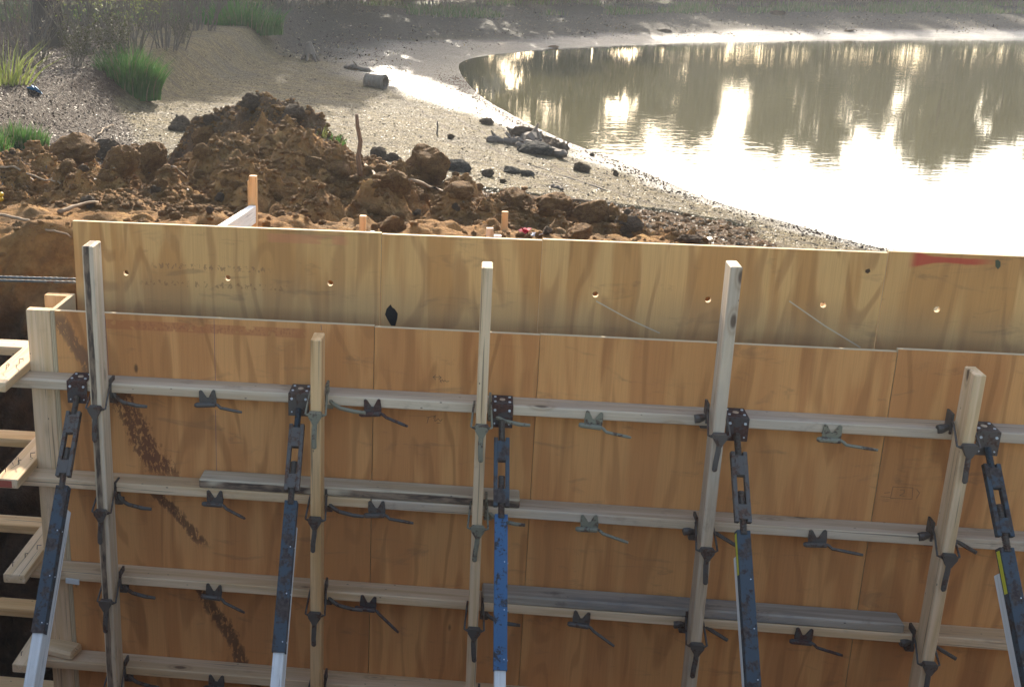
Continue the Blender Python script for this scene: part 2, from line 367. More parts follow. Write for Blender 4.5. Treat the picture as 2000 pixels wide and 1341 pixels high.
def ground_base(x, y, want=False):
    d = sdist(x, y); dp = np.maximum(d, 0)
    z = ZW + np.where(d > 0, .9*(1-np.exp(-dp/6.0)), -.25*np.minimum(-d, 3)*.6)
    far = sm(y, 30, 55); z = z + far*dp*.02 + sm(y, 60, 200)*4.0
    left = sm(x, -3.0, -9.0)*sm(d, 6, 12); z = z + .25*left
    z = z + .05*fbm(x*.35, y*.35, 3, 3)*sm(d, .3, 3) + .012*fbm(x*2.2, y*2.2, 3, 5)*sm(d, .0, .8) + .014*fbm(x*8, y*8, 3, 8)*sm(d, 0, .4)
    z = z + .025*np.exp(-((dp-.35)/.2)**2)*vnoise(x*1.7, y*1.7, 2)*2
    near = sm(y, 3.4, 1.6)*sm(x, 3.9, 2.5); z = z*(1-near) + near*(-.05+.02*fbm(x, y, 3, 9)+.11*fbm(x*2.3, y*2.3, 4, 19))
    return (z, d) if want else z
def pit(x, y, z):
    e = 1.18 + .10*fbm(x*1.3, y*0+3.3, 3, 21)
    t = sm(y, e+.12, e-.55); zz = z*(1-t) + FLOOR*t
    side = sm(x, 12, 12.6); bank = np.clip(sm(y, -2.05, -2.45), 0, 1)  # unseen near bank, set close and high to darken the lower plywood
    b2 = FLOOR*(1-bank) + (-.06)*bank
    zz = np.where(y < -1.5, b2 + .03*fbm(x*2, y*2, 3, 31), zz)
    lb = sm(x, -2.6, -3.4)                       # pit closes on the left, out of view
    return zz*(1-lb) + np.maximum(zz, -.1)*lb

bumps = []
def bump_at(px, py, Y, wpx, ry, h, smooth=0.0):
    p = at_y(px, py, Y); dep = (p-CAM).dot(fwd); bumps.append((p.x, Y, p.z, wpx/FPX*dep, ry, h, smooth))
for b in [(545,258,4.3,185,.80,.36), (455,262,4.2,95,.6,.34), (655,302,4.0,75,.55,.36), (484,204,5.5,58,.34,.26), (440,226,5.35,46,.30,.26), (520,204,5.4,44,.30,.28), (562,212,5.3,58,.34,.28), (612,232,5.1,48,.32,.26), (410,238,5.4,40,.28,.24),
          (30,300,3.6,150,.7,.30), (185,335,3.3,120,.5,.28), (250,290,4.1,60,.35,.25), (120,290,4.4,60,.3,.22), (195,380,2.35,150,.48,.20,1), (370,402,2.1,95,.40,.20,1), (40,440,1.7,150,.40,.16,1),
          (620,388,2.5,80,.42,.34), (560,425,2.0,70,.35,.28), (735,388,2.7,85,.45,.32), (830,303,4.3,42,.30,.42), (765,335,4.0,55,.4,.32), (705,330,3.8,60,.4,.30),
          (895,352,3.9,70,.45,.26), (790,372,3.2,70,.4,.24), (980,376,3.4,90,.5,.26), (1075,389,3.5,80,.48,.24), (1190,420,3.3,78,.42,.20), (1130,404,3.5,60,.4,.22), (875,400,2.9,85,.4,.24),
          (960,436,2.5,80,.35,.22), (1300,462,3.1,80,.35,.14), (1130,446,2.8,110,.35,.18), (690,440,1.9,80,.3,.2), (480,330,3.3,60,.4,.2), (330,352,3.2,90,.4,.2)]:
    bump_at(*b)
def heap(x, y, rough=True):
    g = ground_base(x, y); H = g.copy(); sw = np.zeros(x.shape)
    wx = .10*fbm(x*2.2, y*2.2, 3, 41); wy = .10*fbm(x*2.2, y*2.2, 3, 47)
    for (bx, by, bz, rx, ry, h, s_) in bumps:
        q = np.sqrt(((x+wx-bx)/rx)**2+((y+wy-by)/ry)**2); zt = bz - h*(np.sqrt(q*q+.09)-.3)
        k = .03; hh = np.clip(.5+.5*(zt-H)/k, 0, 1); sw = sw*(1-hh)+s_*hh; H = H*(1-hh)+zt*hh + k*hh*(1-hh)
    lift = sm(H-g, .0, .10)
    if rough:
        wd, wv = worley(x*5.5+wx*3, y*5.5+wy*3, 3); wd2, wv2 = worley(x*14, y*14, 7); wd3, wv3 = worley(x*30, y*30, 9)
        c1 = np.clip(.6-wd, 0, 1)*wv**2*.24; c2 = np.clip(.6-wd2, 0, 1)*wv2**2*.085; c3 = np.clip(.6-wd3, 0, 1)*wv3*.024
        n_ = .10*fbm(x*3.1, y*3.1, 5, 51) + .013*fbm(x*20, y*20, 4, 53)
        rg = (1-.75*sw)
        H = H + (lift*.6+.4)*(n_*rg + c1*rg + c2*rg + c3*(1-.4*sw))
        gul = np.abs(fbm(x*7+3*fbm(x*2, y*2, 2, 61), y*2.2, 3, 63)); H = H - lift*rg*.05*np.clip(.16-gul, 0, 1)*4
    return H, g, lift
XA, XB, YA, YB = -3.2, 4.4, .62, 6.9
def mound_z(x, y):
    H, g, lift = heap(x, y)
    ed = np.minimum(np.minimum(x-XA, XB-x), YB-y); fade = sm(ed, .05, .5)
    H = H - .10*(1-fade) - (1-lift)*.03*sm(y, 2.5, 4.5)
    return pit(x, y, H)
def Z(x, y):
    x = np.asarray(x, float); y = np.asarray(y, float); g = pit(x, y, ground_base(x, y))
    inside = (x > XA) & (x < XB) & (y > YA) & (y < YB)
    if inside.any():
        g = g.copy(); mz = mound_z(x[inside], y[inside]); 
        low = (x[inside] > XA+.5) & (x[inside] < XB-.5) & (y[inside] < YB-.5)
        g[inside] = np.where(low & (y[inside] < 2.4), mz, np.maximum(mz, g[inside]))
    return g
def hit(px, py, t0=4.0, t1=75.0):
    d = ray(px, py); t = np.arange(t0, t1, .02); x = CAM.x+d.x*t; y = CAM.y+d.y*t; z = CAM.z+d.z*t
    g = Z(x, y); k = np.nonzero(z <= g)[0]; k = k[0] if len(k) else len(t)-1
    return Vector((x[k], y[k], g[k]))

# ---- terrain materials
def ground_material():
    n = NT('ground'); P = n.n('NewGeometry').outputs['Position']
    sh = n.n('Attribute', dict(attribute_name='shore')).outputs['Fac']; lf = n.n('Attribute', dict(attribute_name='leaf')).outputs['Fac']
    gr = n.n('Attribute', dict(attribute_name='grass')).outputs['Fac']
    f = n.noise(P, 1.3, 5, .6); g = n.noise(P, 14, 5, .65); k = n.noise(P, 70, 4, .7); v = n.voro(P, 38, 0); st = n.noise(n.scale(P, 1.2, 3.2, 1), 2.0, 4, .6, .6)
    dry = n.mix(n.ramp(g, .3, .72), (.27, .20, .088), (.13, .098, .046)); dry = n.mix(n.math('MULTIPLY', n.ramp(st, .47, .64), .7), dry, (.10, .078, .052))
    dry = n.mix(n.math('MULTIPLY', n.ramp(k, .58, .7), .7), dry, (.44, .36, .19)); dry = n.mix(n.math('MULTIPLY', n.ramp(n.noise(n.scale(P, 16, 45, 20), 1.0, 4, .75), .49, .62), .8), dry, (.07, .052, .028)); dry = n.mix(n.math('MULTIPLY', n.ramp(n.noise(P, .55, 3, .6), .5, .7), .45), dry, (.13, .11, .075))
    wet = n.mix(n.ramp(g, .3, .7), (.085, .068, .045), (.045, .036, .026))
    leafc = n.mix(n.ramp(k, .35, .65), (.055, .032, .021), (.10, .062, .038)); leafc = n.mix(n.math('MULTIPLY', n.ramp(v, .1, .4), .5), leafc, (.05, .03, .02))
    grc = n.mix(n.ramp(g, .35, .65), (.06, .09, .02), (.12, .13, .045))
    wf = n.n('Attribute', dict(attribute_name='wet')).outputs['Fac']
    far_shade = n.n('Attribute', dict(attribute_name='far')).outputs['Fac']; dry = n.mix(n.math('MULTIPLY', far_shade, .85), dry, n.mix(n.ramp(g, .3, .7), (.065, .056, .045), (.035, .030, .025)))  # far mask: tree shade darkened into the dry mud colour
    cv = n.n('CombineXYZ'); n.set(cv.inputs[0], n.math('ADD', n.math('MULTIPLY', sh, 6.0), n.math('MULTIPLY', f, 2.2))); ln = n.noise(cv.outputs[0], 1.0, 4, .65)
    dry = n.mix(n.math('MULTIPLY', n.math('MULTIPLY', n.ramp(ln, .52, .62), n.ramp(sh, 3.6, 1.4)), .75), dry, (.085, .055, .036))
    base = n.mix(wf, dry, wet); base = n.mix(n.ramp(n.math('ADD', lf, n.math('MULTIPLY', n.math('SUBTRACT', f, .5), .5)), .4, .62), base, leafc)
    base = n.mix(n.ramp(n.math('ADD', gr, n.math('MULTIPLY', n.math('SUBTRACT', f, .5), .8)), .4, .62), base, grc)
    n.col(base); r = n.math('ADD', n.math('MULTIPLY', n.math('SUBTRACT', 1.0, wf), .48), .33); n.rough(r); n.set(n.b.inputs['Specular IOR Level'], n.math('ADD', .12, n.math('MULTIPLY', wf, .62)))
    hgt = n.math('ADD', n.math('MULTIPLY', g, .9), n.math('ADD', n.math('MULTIPLY', k, .45), n.math('MULTIPLY', v, .35)))
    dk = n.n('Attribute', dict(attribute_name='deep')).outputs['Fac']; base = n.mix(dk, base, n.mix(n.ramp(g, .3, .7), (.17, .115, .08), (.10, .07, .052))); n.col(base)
    n.bump(hgt, 1.0, .085); return n.m
def dirt_material():
    n = NT('dirt'); P = n.n('NewGeometry').outputs['Position']
    f = n.noise(P, 1.7, 4, .6); g = n.noise(P, 11, 6, .7); k = n.noise(P, 60, 4, .7); q = n.noise(P, 4.2, 3, .6)
    base = n.mix(n.ramp(g, .32, .68), (.42, .215, .070), (.23, .115, .040)); base = n.mix(n.math('MULTIPLY', n.ramp(f, .48, .66), .7), base, (.17, .105, .05))
    base = n.mix(n.math('MULTIPLY', n.ramp(q, .55, .7), .6), base, (.54, .31, .11))
    base = n.mix(n.math('MULTIPLY', n.ramp(k, .62, .74), .5), base, (.36, .24, .12))
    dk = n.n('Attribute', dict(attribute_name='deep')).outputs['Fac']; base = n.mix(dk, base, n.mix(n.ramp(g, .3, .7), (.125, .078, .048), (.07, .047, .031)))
    n.col(base); n.rough(.92); n.spec(.1); n.bump(n.math('ADD', g, n.math('ADD', n.math('MULTIPLY', k, .8), n.math('MULTIPLY', n.noise(P, 170, 3, .7), .45))), 1.0, .035); return n.m
GROUND, DIRT = ground_material(), dirt_material()

def grid_mesh(name, xs, ys, zfun, mat, attrs_fun=None, jitter=None):
    X, Y = np.meshgrid(xs, ys); x = X.ravel(); y = Y.ravel(); z, at_ = zfun(x, y)
    V = np.stack([x, y, z], 1)
    if jitter is not None: V = jitter(V)
    nx, ny = len(xs), len(ys); i = np.arange(nx*ny).reshape(ny, nx)
    F = np.stack([i[:-1, :-1], i[:-1, 1:], i[1:, 1:], i[1:, :-1]], -1).reshape(-1, 4)
    return np_mesh(name, V, F, mat, True, at_)
def span(a, b, s0, grow=1.0):
    out = [a]; s = s0
    while out[-1] < b: out.append(out[-1]+s); s *= grow
    return out
def leafmask(x, y, d):
    # leaf litter lies left of a line from the spoil heap to the far left bank
    edge = -1.3 - .33*(y-5.0) + .8*fbm(x*.3, y*.3, 3, 71)
    return sm(edge-x, -.6, 1.0)*sm(d, 3.0, 4.6)
def gz(x, y):
    z, d = ground_base(x, y, True); z = pit(x, y, z)
    inner = (sm(x, XA+.35, XA+.6)*sm(x, XB-.35, XB-.6)*sm(y, YB-.35, YB-.6))
    z = z - .45*inner*(y > -1.0)
    # clumps where the bank is trampled
    gr = sm(y, 19.5, 22.5)*sm(x, -7.5, -9.5) + .5*sm(d, 6.5, 9)*sm(y, 33, 36)
    return z, dict(shore=d, leaf=leafmask(x, y, d), grass=np.clip(gr, 0, 1), far=np.clip(sm(y+2*fbm(x*.3,y*.3,2,66), 25, 30)+sm(y, 18.5, 21)*sm(x, .6, -1.0), 0, 1), deep=sm(z, -.15, -.5)*sm(y, 1.5, 1.2)*sm(x,9,8.5), wet=np.clip(sm(d+.6*fbm(x*.7,y*.7,3,77), .5+2.7*sm(y, 11, 18)-1.3*sm(y, 25, 29), .1+1.3*sm(y, 12, 17)-.8*sm(y, 25, 29)), 0, 1)*(1-leafmask(x,y,d)))  # far: painted shade over the banks under the trees
xs = list(reversed([-x for x in span(6.5, 150, .12, 1.06)])) + list(np.arange(-6.42, 7.0, .055)) + span(7.0, 170, .10, 1.06)
ys = list(reversed([-y for y in span(-.3, 60, .12, 1.12)])) + list(np.arange(.38, 5.6, .08)) + list(np.arange(5.6, 20, .05)) + list(np.arange(20, 40, .11)) + span(40, 400, .2, 1.06)
xs = sorted(set(round(v, 4) for v in xs)); ys = sorted(set(round(v, 4) for v in ys))
o = link(bpy.data.objects.new('ground', grid_mesh('ground', np.array(xs), np.array(ys), gz, GROUND))); tag(o, kind='structure')

def mz_(x, y):
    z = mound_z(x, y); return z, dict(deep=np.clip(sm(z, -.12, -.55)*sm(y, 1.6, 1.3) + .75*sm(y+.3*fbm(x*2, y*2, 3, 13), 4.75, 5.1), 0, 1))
def jit(V):
    k = sm(V[:, 2], -.05, -.3)*sm(V[:, 1], 1.5, 1.3); wd_, wv_ = worley(V[:, 0]*9, V[:, 2]*9, 19); V[:, 1] += k*(.20*fbm(V[:, 0]*4, V[:, 2]*4, 5, 81) - .16*np.clip(.6-wd_, 0, 1)*wv_); V[:, 0] += k*.10*fbm(V[:, 0]*5+9, V[:, 2]*5, 4, 83); return V
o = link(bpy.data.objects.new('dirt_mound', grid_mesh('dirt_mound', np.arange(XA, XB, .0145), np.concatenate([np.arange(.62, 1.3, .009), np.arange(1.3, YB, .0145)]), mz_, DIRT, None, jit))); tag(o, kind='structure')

# ---- water
def water_material():
    n = NT('pond_water'); P = n.n('NewGeometry').outputs['Position']
    a = n.noise(n.scale(P, 2.2, 5.0, 1), 1.0, 3, .55, .3); b = n.noise(n.scale(P, 9, 22, 1), 1.0, 2, .5)
    calm = n.ramp(n.noise(n.scale(P, .16, .09, 1), 1.0, 3, .5), .35, .62)
    n.col((.10, .088, .042)); n.rough(.03); n.b.inputs['IOR'].default_value = 1.42; n.spec(.5)
    n.bump(n.math('ADD', n.math('MULTIPLY', a, n.math('ADD', .35, calm)), n.math('MULTIPLY', n.math('MULTIPLY', b, calm), .25)), .045, .05); return n.m
mb = MB(); mb.add([(-6, -12, ZW), (66, -12, ZW), (66, 44, ZW), (-6, 44, ZW)], [(0, 1, 2, 3)])
# clip the water sheet to the pond outline
mb = MB(); P2 = [(p[0], p[1]) for p in SH]
cx_, cy_ = 20, 20
bm = bmesh.new(); vs = []
for i in range(len(SH)):
    a = SH[i-1]; b = SH[i]; c = SH[(i+1) % len(SH)]; t = Vector((c[0]-a[0], c[1]-a[1])).normalized(); nrm = Vector((t.y, -t.x))
    p = Vector((b[0], b[1])); 
    if sdist(np.array([p.x+nrm.x*.1]), np.array([p.y+nrm.y*.1]))[0] < 0: nrm = -nrm
    p = p+nrm*.25; vs.append(bm.verts.new((p.x, p.y, ZW)))
bm.faces.new(vs); bmesh.ops.recalc_face_normals(bm, faces=bm.faces); bmesh.ops.triangulate(bm, faces=bm.faces)
me = bpy.data.meshes.new('pond_water'); bm.to_mesh(me); bm.free(); me.materials.append(water_material())
if me.polygons[0].normal.z < 0: me.flip_normals()
tag(link(bpy.data.objects.new('pond_water', me)), kind='structure')

# ================================================================== FORMWORK
TH = .019
def sheet(name, x0, x1, z0, z1, y0, mats, holes=(), r=.0115, notches=()):
    """plywood sheet standing upright, origin at its top left front corner; holes are real"""
    mb = MB(); ox, oz = x0, z1
    cols = sorted(holes); xb = [x0]+[(cols[i][0]+cols[i+1][0])/2 for i in range(len(cols)-1)]+[x1] if cols else [x0, x1]
    def quad(a, b, c, d, back, mi=0):
        for y in ((y0,), (y0+TH,)): pass
    V = []; F = []; MI = []
    def vert(x, y, z): V.append((x-ox, y-y0, z-oz)); return len(V)-1
    def face2(poly):           # same polygon on the front and on the back
        f = [vert(x, y0, z) for x, z in poly]; F.append(tuple(f)); MI.append(0)
        g = [vert(x, y0+TH, z) for x, z in poly]; F.append(tuple(reversed(g))); MI.append(0)
    for i in range(len(xb)-1):
        a, b = xb[i], xb[i+1]
        if not cols: face2([(a, z0), (b, z0), (b, z1), (a, z1)]); continue
        hx, hz = cols[i]; s = .03
        face2([(a, hz+s), (b, hz+s), (b, z1), (a, z1)]); face2([(a, z0), (b, z0), (b, hz-s), (a, hz-s)])
        face2([(a, hz-s), (hx-s, hz-s), (hx-s, hz+s), (a, hz+s)]); face2([(hx+s, hz-s), (b, hz-s), (b, hz+s), (hx+s, hz+s)])
        n = 16; circ = []; sq = []
        for k in range(n):
            t = 2*math.pi*(k+.5)/n; c_, s_ = math.cos(t), math.sin(t); m_ = max(abs(c_), abs(s_))
            circ.append((hx+r*c_, hz+r*s_)); sq.append((hx+s*c_/m_, hz+s*s_/m_))
        for k in range(n):
            j = (k+1) % n; p = [circ[k], sq[k], sq[j], circ[j]]
            # keep the square corners
            face2(p)
            q = [vert(circ[j][0], y0, circ[j][1]), vert(circ[k][0], y0, circ[k][1]), vert(circ[k][0], y0+TH, circ[k][1]), vert(circ[j][0], y0+TH, circ[j][1])]
            F.append(tuple(q)); MI.append(1)
        for sx in (-1, 1):
            for sz in (-1, 1):
                cand = sorted(sq, key=lambda p_: (p_[0]-(hx+sx*s))**2+(p_[1]-(hz+sz*s))**2)[:2]
                face2([cand[0], (hx+sx*s, hz+sz*s), cand[1]])
    e = [(x0, z0), (x1, z0), (x1, z1), (x0, z1)]
    for k in range(4):
        p, q = e[k], e[(k+1) % 4]
        F.append((vert(q[0], y0, q[1]), vert(p[0], y0, p[1]), vert(p[0], y0+TH, p[1]), vert(q[0], y0+TH, q[1]))); MI.append(1)
    me = bpy.data.meshes.new(name); me.from_pydata(V, [], F)
    for mt in mats: me.materials.append(mt)
    me.polygons.foreach_set('material_index', MI)
    bm = bmesh.new(); bm.from_mesh(me); bmesh.ops.remove_doubles(bm, verts=bm.verts, dist=1e-5); bmesh.ops.recalc_face_normals(bm, faces=bm.faces); bm.to_mesh(me); bm.free(); me.update()
    o = link(bpy.data.objects.new(name, me)); o.location = (ox, y0, oz); return o

fx = [(0, 1.2175, 0, PLY_FS), (1.2200, 1.8195, -.004, PLY_F), (1.8215, 3.0545, -.002, PLY_F), (3.0570, 4.272, .008, PLY_F)]
flab = ['front plywood sheet at the left end, streaked with dark mud and red stencil smears', 'narrow front plywood sheet in the middle with marker arrow and pencil notes',
        'wide plain front plywood sheet right of the narrow marked one', 'front plywood sheet at the right edge with the boxed stamp']
FS = []
for (a, b, zt, mt), lb in zip(fx, flab):
    o = sheet('plywood_sheet', a, b, FLOOR, zt, 0.0, (mt, PLY_E)); tag(o, lb, 'plywood', 'front plywood sheets'); FS.append(o)
YB_ = .227; zh = .092
def hole(px, py): p = at_y(px, py, YB_); return (p.x, p.z)
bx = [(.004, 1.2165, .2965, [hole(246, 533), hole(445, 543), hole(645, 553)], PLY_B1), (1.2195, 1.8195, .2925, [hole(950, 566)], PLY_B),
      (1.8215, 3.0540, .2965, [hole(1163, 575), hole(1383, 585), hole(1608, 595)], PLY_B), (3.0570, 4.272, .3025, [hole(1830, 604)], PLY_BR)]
blab = ['tall back plywood sheet at the left end with three tie holes', 'narrow back plywood sheet with the black knot and swirling grain', 'wide back plywood sheet behind the taller right upright, pale diagonal streaks', 'back plywood sheet at the right edge with red spray paint']
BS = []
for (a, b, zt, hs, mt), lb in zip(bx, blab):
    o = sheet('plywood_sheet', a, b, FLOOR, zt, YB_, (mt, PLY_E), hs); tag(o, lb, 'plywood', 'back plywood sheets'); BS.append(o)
# end bulkhead ply between the two faces
o = MB().box(-TH, 0, 0, YB_-.001, -2.42, 0, ch=0).mesh('plywood_sheet', [PLY_EX]); 
o = bpy.data.objects.new('plywood_sheet', MB().box(-.0195, -.0015, -.0, YB_-.002, -2.42, 0.001, ch=0.0006).mesh('plywood_sheet', [PLY_EX])); link(o)
tag(o, 'short plywood strip closing the left end between front and back faces', 'plywood')
# pencil lines, knot, marks as thin parts of their sheets
def mark(parent, pts, wpx, mat, y=0.0, name='pencil_line'):
    """thin stroke lying 0.4 mm proud of a sheet face; pts are points measured on the photo"""
    mb = MB(); P = [at_y(a, b, y) for a, b in pts]; hw = wpx*.00095
    for i in range(len(P)-1):
        a, b = P[i], P[i+1]; t = (b-a).normalized(); nn = Vector((-t.z, 0, t.x))*hw
        q = [a-nn-t*hw*.5, b-nn+t*hw*.5, b+nn+t*hw*.5, a+nn-t*hw*.5]
        n0 = len(mb.v); yy = y-.0004-.00004*i
        mb.add([(v.x, yy, v.z) for v in q], [(0, 1, 2, 3)])
    o = mb.build(name, mat); o.parent = parent; o.matrix_parent_inverse = Matrix.Translation(parent.location).inverted(); return o
for (x0, ya, x1, yb, sh_) in ((205, 616, 213, 733, 0), (418, 624, 421, 752, 0), (421, 800, 423, 935, 0), (627, 634, 628, 645, 0)): mark(FS[sh_], [(x0, ya), (x1, yb)], .9, PENCIL)
for pts in ([(846, 736), (862, 737)], [(851, 732), (846, 736), (851, 741)], [(857, 733), (862, 737), (857, 741)], [(860, 741), (862, 747)], [(859, 745), (864, 741), (866, 745), (869, 742), (872, 745), (877, 744)],
            [(833, 815), (852, 811)], [(837, 815), (834, 826)], [(846, 816), (850, 812), (849, 822)], [(850, 822), (856, 817), (860, 822), (864, 818)], [(853, 826), (860, 825)]): mark(FS[1], pts, .8, INK, name='marker_writing')
for pts in ([(1744, 950), (1783, 952), (1781, 974), (1739, 972), (1744, 950)], [(1758, 956), (1766, 956), (1766, 962), (1757, 967), (1768, 968)], [(1720, 969), (1738, 970)], [(1727, 962), (1738, 961)], [(1790, 955), (1796, 962), (1790, 972)]): mark(FS[3], pts, 1.0, mat_plain('faded_stamp', (.20, .11, .05), .9, .1), name='faded_stamp')
def blob(parent, outline, y, mat, name):
    P = [at_y(a, b, y) for a, b in outline]; mb = MB(); mb.add([(v.x, y-.0006, v.z) for v in P], [tuple(range(len(P)))])
    o = mb.build(name, mat); o.parent = parent; o.matrix_parent_inverse = Matrix.Translation(parent.location).inverted(); return o
blob(BS[1], [(763, 594), (766, 600), (771, 603), (777, 612), (776, 622), (772, 636), (764, 636), (758, 626), (752, 614), (755, 603)], YB_, BLACK, 'knot')
blob(BS[3], [(1944, 508), (1949, 507), (1954, 511), (1954, 520), (1949, 526), (1944, 520)], YB_, mat_plain('green_grey_mould', (.10, .10, .05), .9), 'mould_spot')
blob(BS[2], [(1690, 527), (1698, 524), (1700, 530), (1695, 534), (1690, 532)], YB_, mat_plain('brown_knot', (.09, .05, .025), .9), 'knot')
for (a, b) in (((1165, 588), (1288, 650)), ((1542, 588), (1680, 678))): mark(BS[2], [a, ((a[0]+b[0])/2, (a[1]+b[1])/2+3), b], 2.6, mat_plain('pale_streak', (.60, .46, .29), .8, .3, 40), YB_, 'diagonal_streak')  # two diagonal streaks, paler than the sheet colour

# walers (2x4, 3.5in deep, 1.5in tall)
D, T_ = .089, .038; Z1 = -.247; DZ = [0, .4085, .813, 1.226, 1.64]
wl = ['topmost', 'second from top', 'third from top', 'fourth from top', 'lowest']
for k in range(5):
    zt = Z1-DZ[k]
    if k == 1:
        segs = [(-.20, 1.224, LUM), (1.2265, 4.6, LUM_G)]
        labs = ['left length of the second front waler, under the split board', 'right length of the second front waler, starting at the sheet joint']
    else:
        segs = [(-.20+.03*k, 4.6, LUM_G if k in (0,) else LUM)]; labs = ['%s long horizontal two by four across the front plywood%s' % (wl[k], ', weathered grey' if k == 0 else '')]
    for (a, b, mt), lb in zip(segs, labs):
        o = bar('waler', (a, -D/2-.0005, zt-T_/2), (b, -D/2-.0005, zt-T_/2), D, T_, mt, segs=12, warp=.0012, seed=k*3+int(a), ch=.0035)
        o.rotation_euler = o.rotation_euler; tag(o, lb, 'waler', 'front walers')
    o = bar('waler', (-1.3, YB_+TH+D/2+.001, zt-T_/2), (4.6, YB_+TH+D/2+.001, zt-T_/2), D, T_, LUM_F if k else LUM, segs=6, warp=.001, seed=k+40)
    if k < 4: tag(o, '%s back waler, its lit end poking out left beyond the end post' % ['topmost', 'second', 'third', 'fourth'][k], 'waler', 'back walers')
    else: tag(o, 'lowest back waler down in the pit at the left', 'waler', 'back walers')
# boards stacked on walers
def xat(px, py, y): return at_y(px, py, y).x
o = bar('lumber_board', (xat(392, 930, -.06), -.047, Z1-DZ[1]+T_/2+.001), (xat(1015, 970, -.06), -.047, Z1-DZ[1]+T_/2+.001), .086, T_, LUM_W2, segs=14, warp=.002, seed=5, ch=.005)
tag(o, 'knotty split two by four lying on top of the second waler', 'board')
o = bar('lumber_board', (xat(942, 1150, -.06), -.047, Z1-DZ[2]+T_/2+.001), (xat(1762, 1215, -.06), -.047, Z1-DZ[2]+T_/2+.001), .086, T_, LUM_D, segs=10, warp=.0015, seed=6, ch=.006)
tag(o, 'dark stained board lying on top of the third waler', 'board')
o = bar('lumber_block', (.02, -.05, Z1-DZ[3]+T_/2+.001), (-.12, -.02, Z1-DZ[3]+T_/2+.001), .086, T_, LUM, ch=.01); tag(o, 'short board offcut lying on the fourth waler beside the left prop', 'block')
mb = MB(); p = at_y(142, 1134, -.095); mb.box(-.028, .028, -.004, 0, -.012, .012, ch=.001); o = mb.build('paper_scrap', PAPER, loc=p); o.rotation_euler = (0, .08, 0); tag(o, 'small pale torn scrap stuck on the third waler near the left prop', 'scrap')

# end posts at the left corner
o = bar('end_post', (-.0675, .0195, -2.42), (-.0675, .0195, -.001), .093, .038, LUM, up=(0, 1, 0), seed=3, ch=.002); tag(o, 'pale upright post nailed to the front left corner', 'post')
o = bar('end_post', (-.0675, YB_-.0205, -2.42), (-.0675, YB_-.0205, .001), .096, .038, LUM_F, up=(0, 1, 0), seed=4, ch=.002); tag(o, 'orange toned upright post behind, at the back left corner', 'post')
# side boards running front to back on the waler ends
NAIL = STEEL
for k, (ya, yb) in enumerate([(-.235, .345), (-.195, .345), (-.200, .345), (-.19, .345)]):
    z = Z1-DZ[k]+T_/2+.0015
    root = bar('side_board', (-.155, ya, z), (-.160, yb, z), .088, T_, LUM, seed=50+k, warp=.001, segs=4)
    tag(root, ['topmost sunlit short board crossing the left end, scribbled on top', 'second sunlit short board crossing the left end, nails and red end', 'third short board crossing the left end, half in sun with bent nails', 'lowest short board crossing the left end in the shade'][k], 'board', 'short boards crossing the left end')
    for j in range(3):
        mb = MB(); x = -.185+.022*j; y = ya+.06+.07*j
        mb.tube([(x, y, z+T_/2-.004), (x+.002, y, z+T_/2+.018), (x+.012+.006*j, y-.01, z+T_/2+.026)], .0016, 5)
        nl = mb.build('bent_nail', NAIL); nl.parent = root; nl.matrix_parent_inverse = root.matrix_world.inverted()
rp = [o for o in S.objects if o.name.startswith('side_board')][1]
z = Z1-DZ[1]+T_/2+.0015; o = MB().box(-.192, -.135, -.1962, -.1951, z-.015, z+.013).build('red_paint', mat_plain('red_end_paint', (.42, .09, .05), .8, .5, 60)); o.parent = rp; o.matrix_parent_inverse = rp.matrix_world.inverted()
def scribble(k, strokes):
    z = Z1-DZ[k]+T_+.0021; mb = MB(); root = None
    for st in strokes:
        P = [at_z(a, b, z) for a, b in st]
        for i in range(len(P)-1):
            t = (P[i+1]-P[i]).normalized(); nn = Vector((-t.y, t.x, 0))*.0011
            mb.add([P[i]-nn, P[i+1]-nn, P[i+1]+nn, P[i]+nn], [(0, 1, 2, 3)])
    return mb
sb = [o for o in S.objects if o.name.startswith('side_board')]
for k, st in ((0, [[(13, 708), (19, 711), (16, 716)], [(18, 712), (14, 717)], [(29, 714), (34, 711), (31, 717)], [(44, 699), (46, 704)]]),
              (1, [[(18, 905), (24, 902), (26, 908)], [(30, 897), (34, 892)], [(36, 893), (38, 905), (34, 908)], [(21, 915), (28, 910), (36, 905)], [(60, 892), (64, 894), (58, 897)]])):
    o = scribble(k, st).build('marker_writing', INK); o.parent = sb[k]; o.matrix_parent_inverse = sb[k].matrix_world.inverted()

# strongbacks (2x4 on edge in front of the walers)
sbk = [(.208, .207, .305, LUM_W, 'left upright two by four with bark along its face', .042, .03), (1.028, 1.028, -.003, LUM_F, 'short fresh upright two by four, second from the left', .040, 0),
       (1.618, 1.634, .288, LUM, 'tall slim upright two by four in the middle with sunlit top', .038, 0), (2.440, 2.446, .327, LUM_G, 'tall upright two by four right of the middle, knotty, sunlit on its left side', .039, 0),
       (3.263, 3.258, -.009, LUM, 'short thick upright two by four at the right with grey top', .038, 0)]
for i, (xt, xb_, zt, mt, lb, wd, tw) in enumerate(sbk):
    o = bar('upright', (xb_+(xb_-xt)*.2, -D-.045, -2.42), (xt, -D-.0455, zt), wd, D, mt, up=(0, -1, 0), segs=10, warp=.0015, seed=60+i, ch=.004)
    tag(o, lb, 'upright', 'upright two by fours in front of the walers')
SBX = lambda i, z: sbk[i][0] + (sbk[i][1]-sbk[i][0])*(sbk[i][2]-z)/1.6

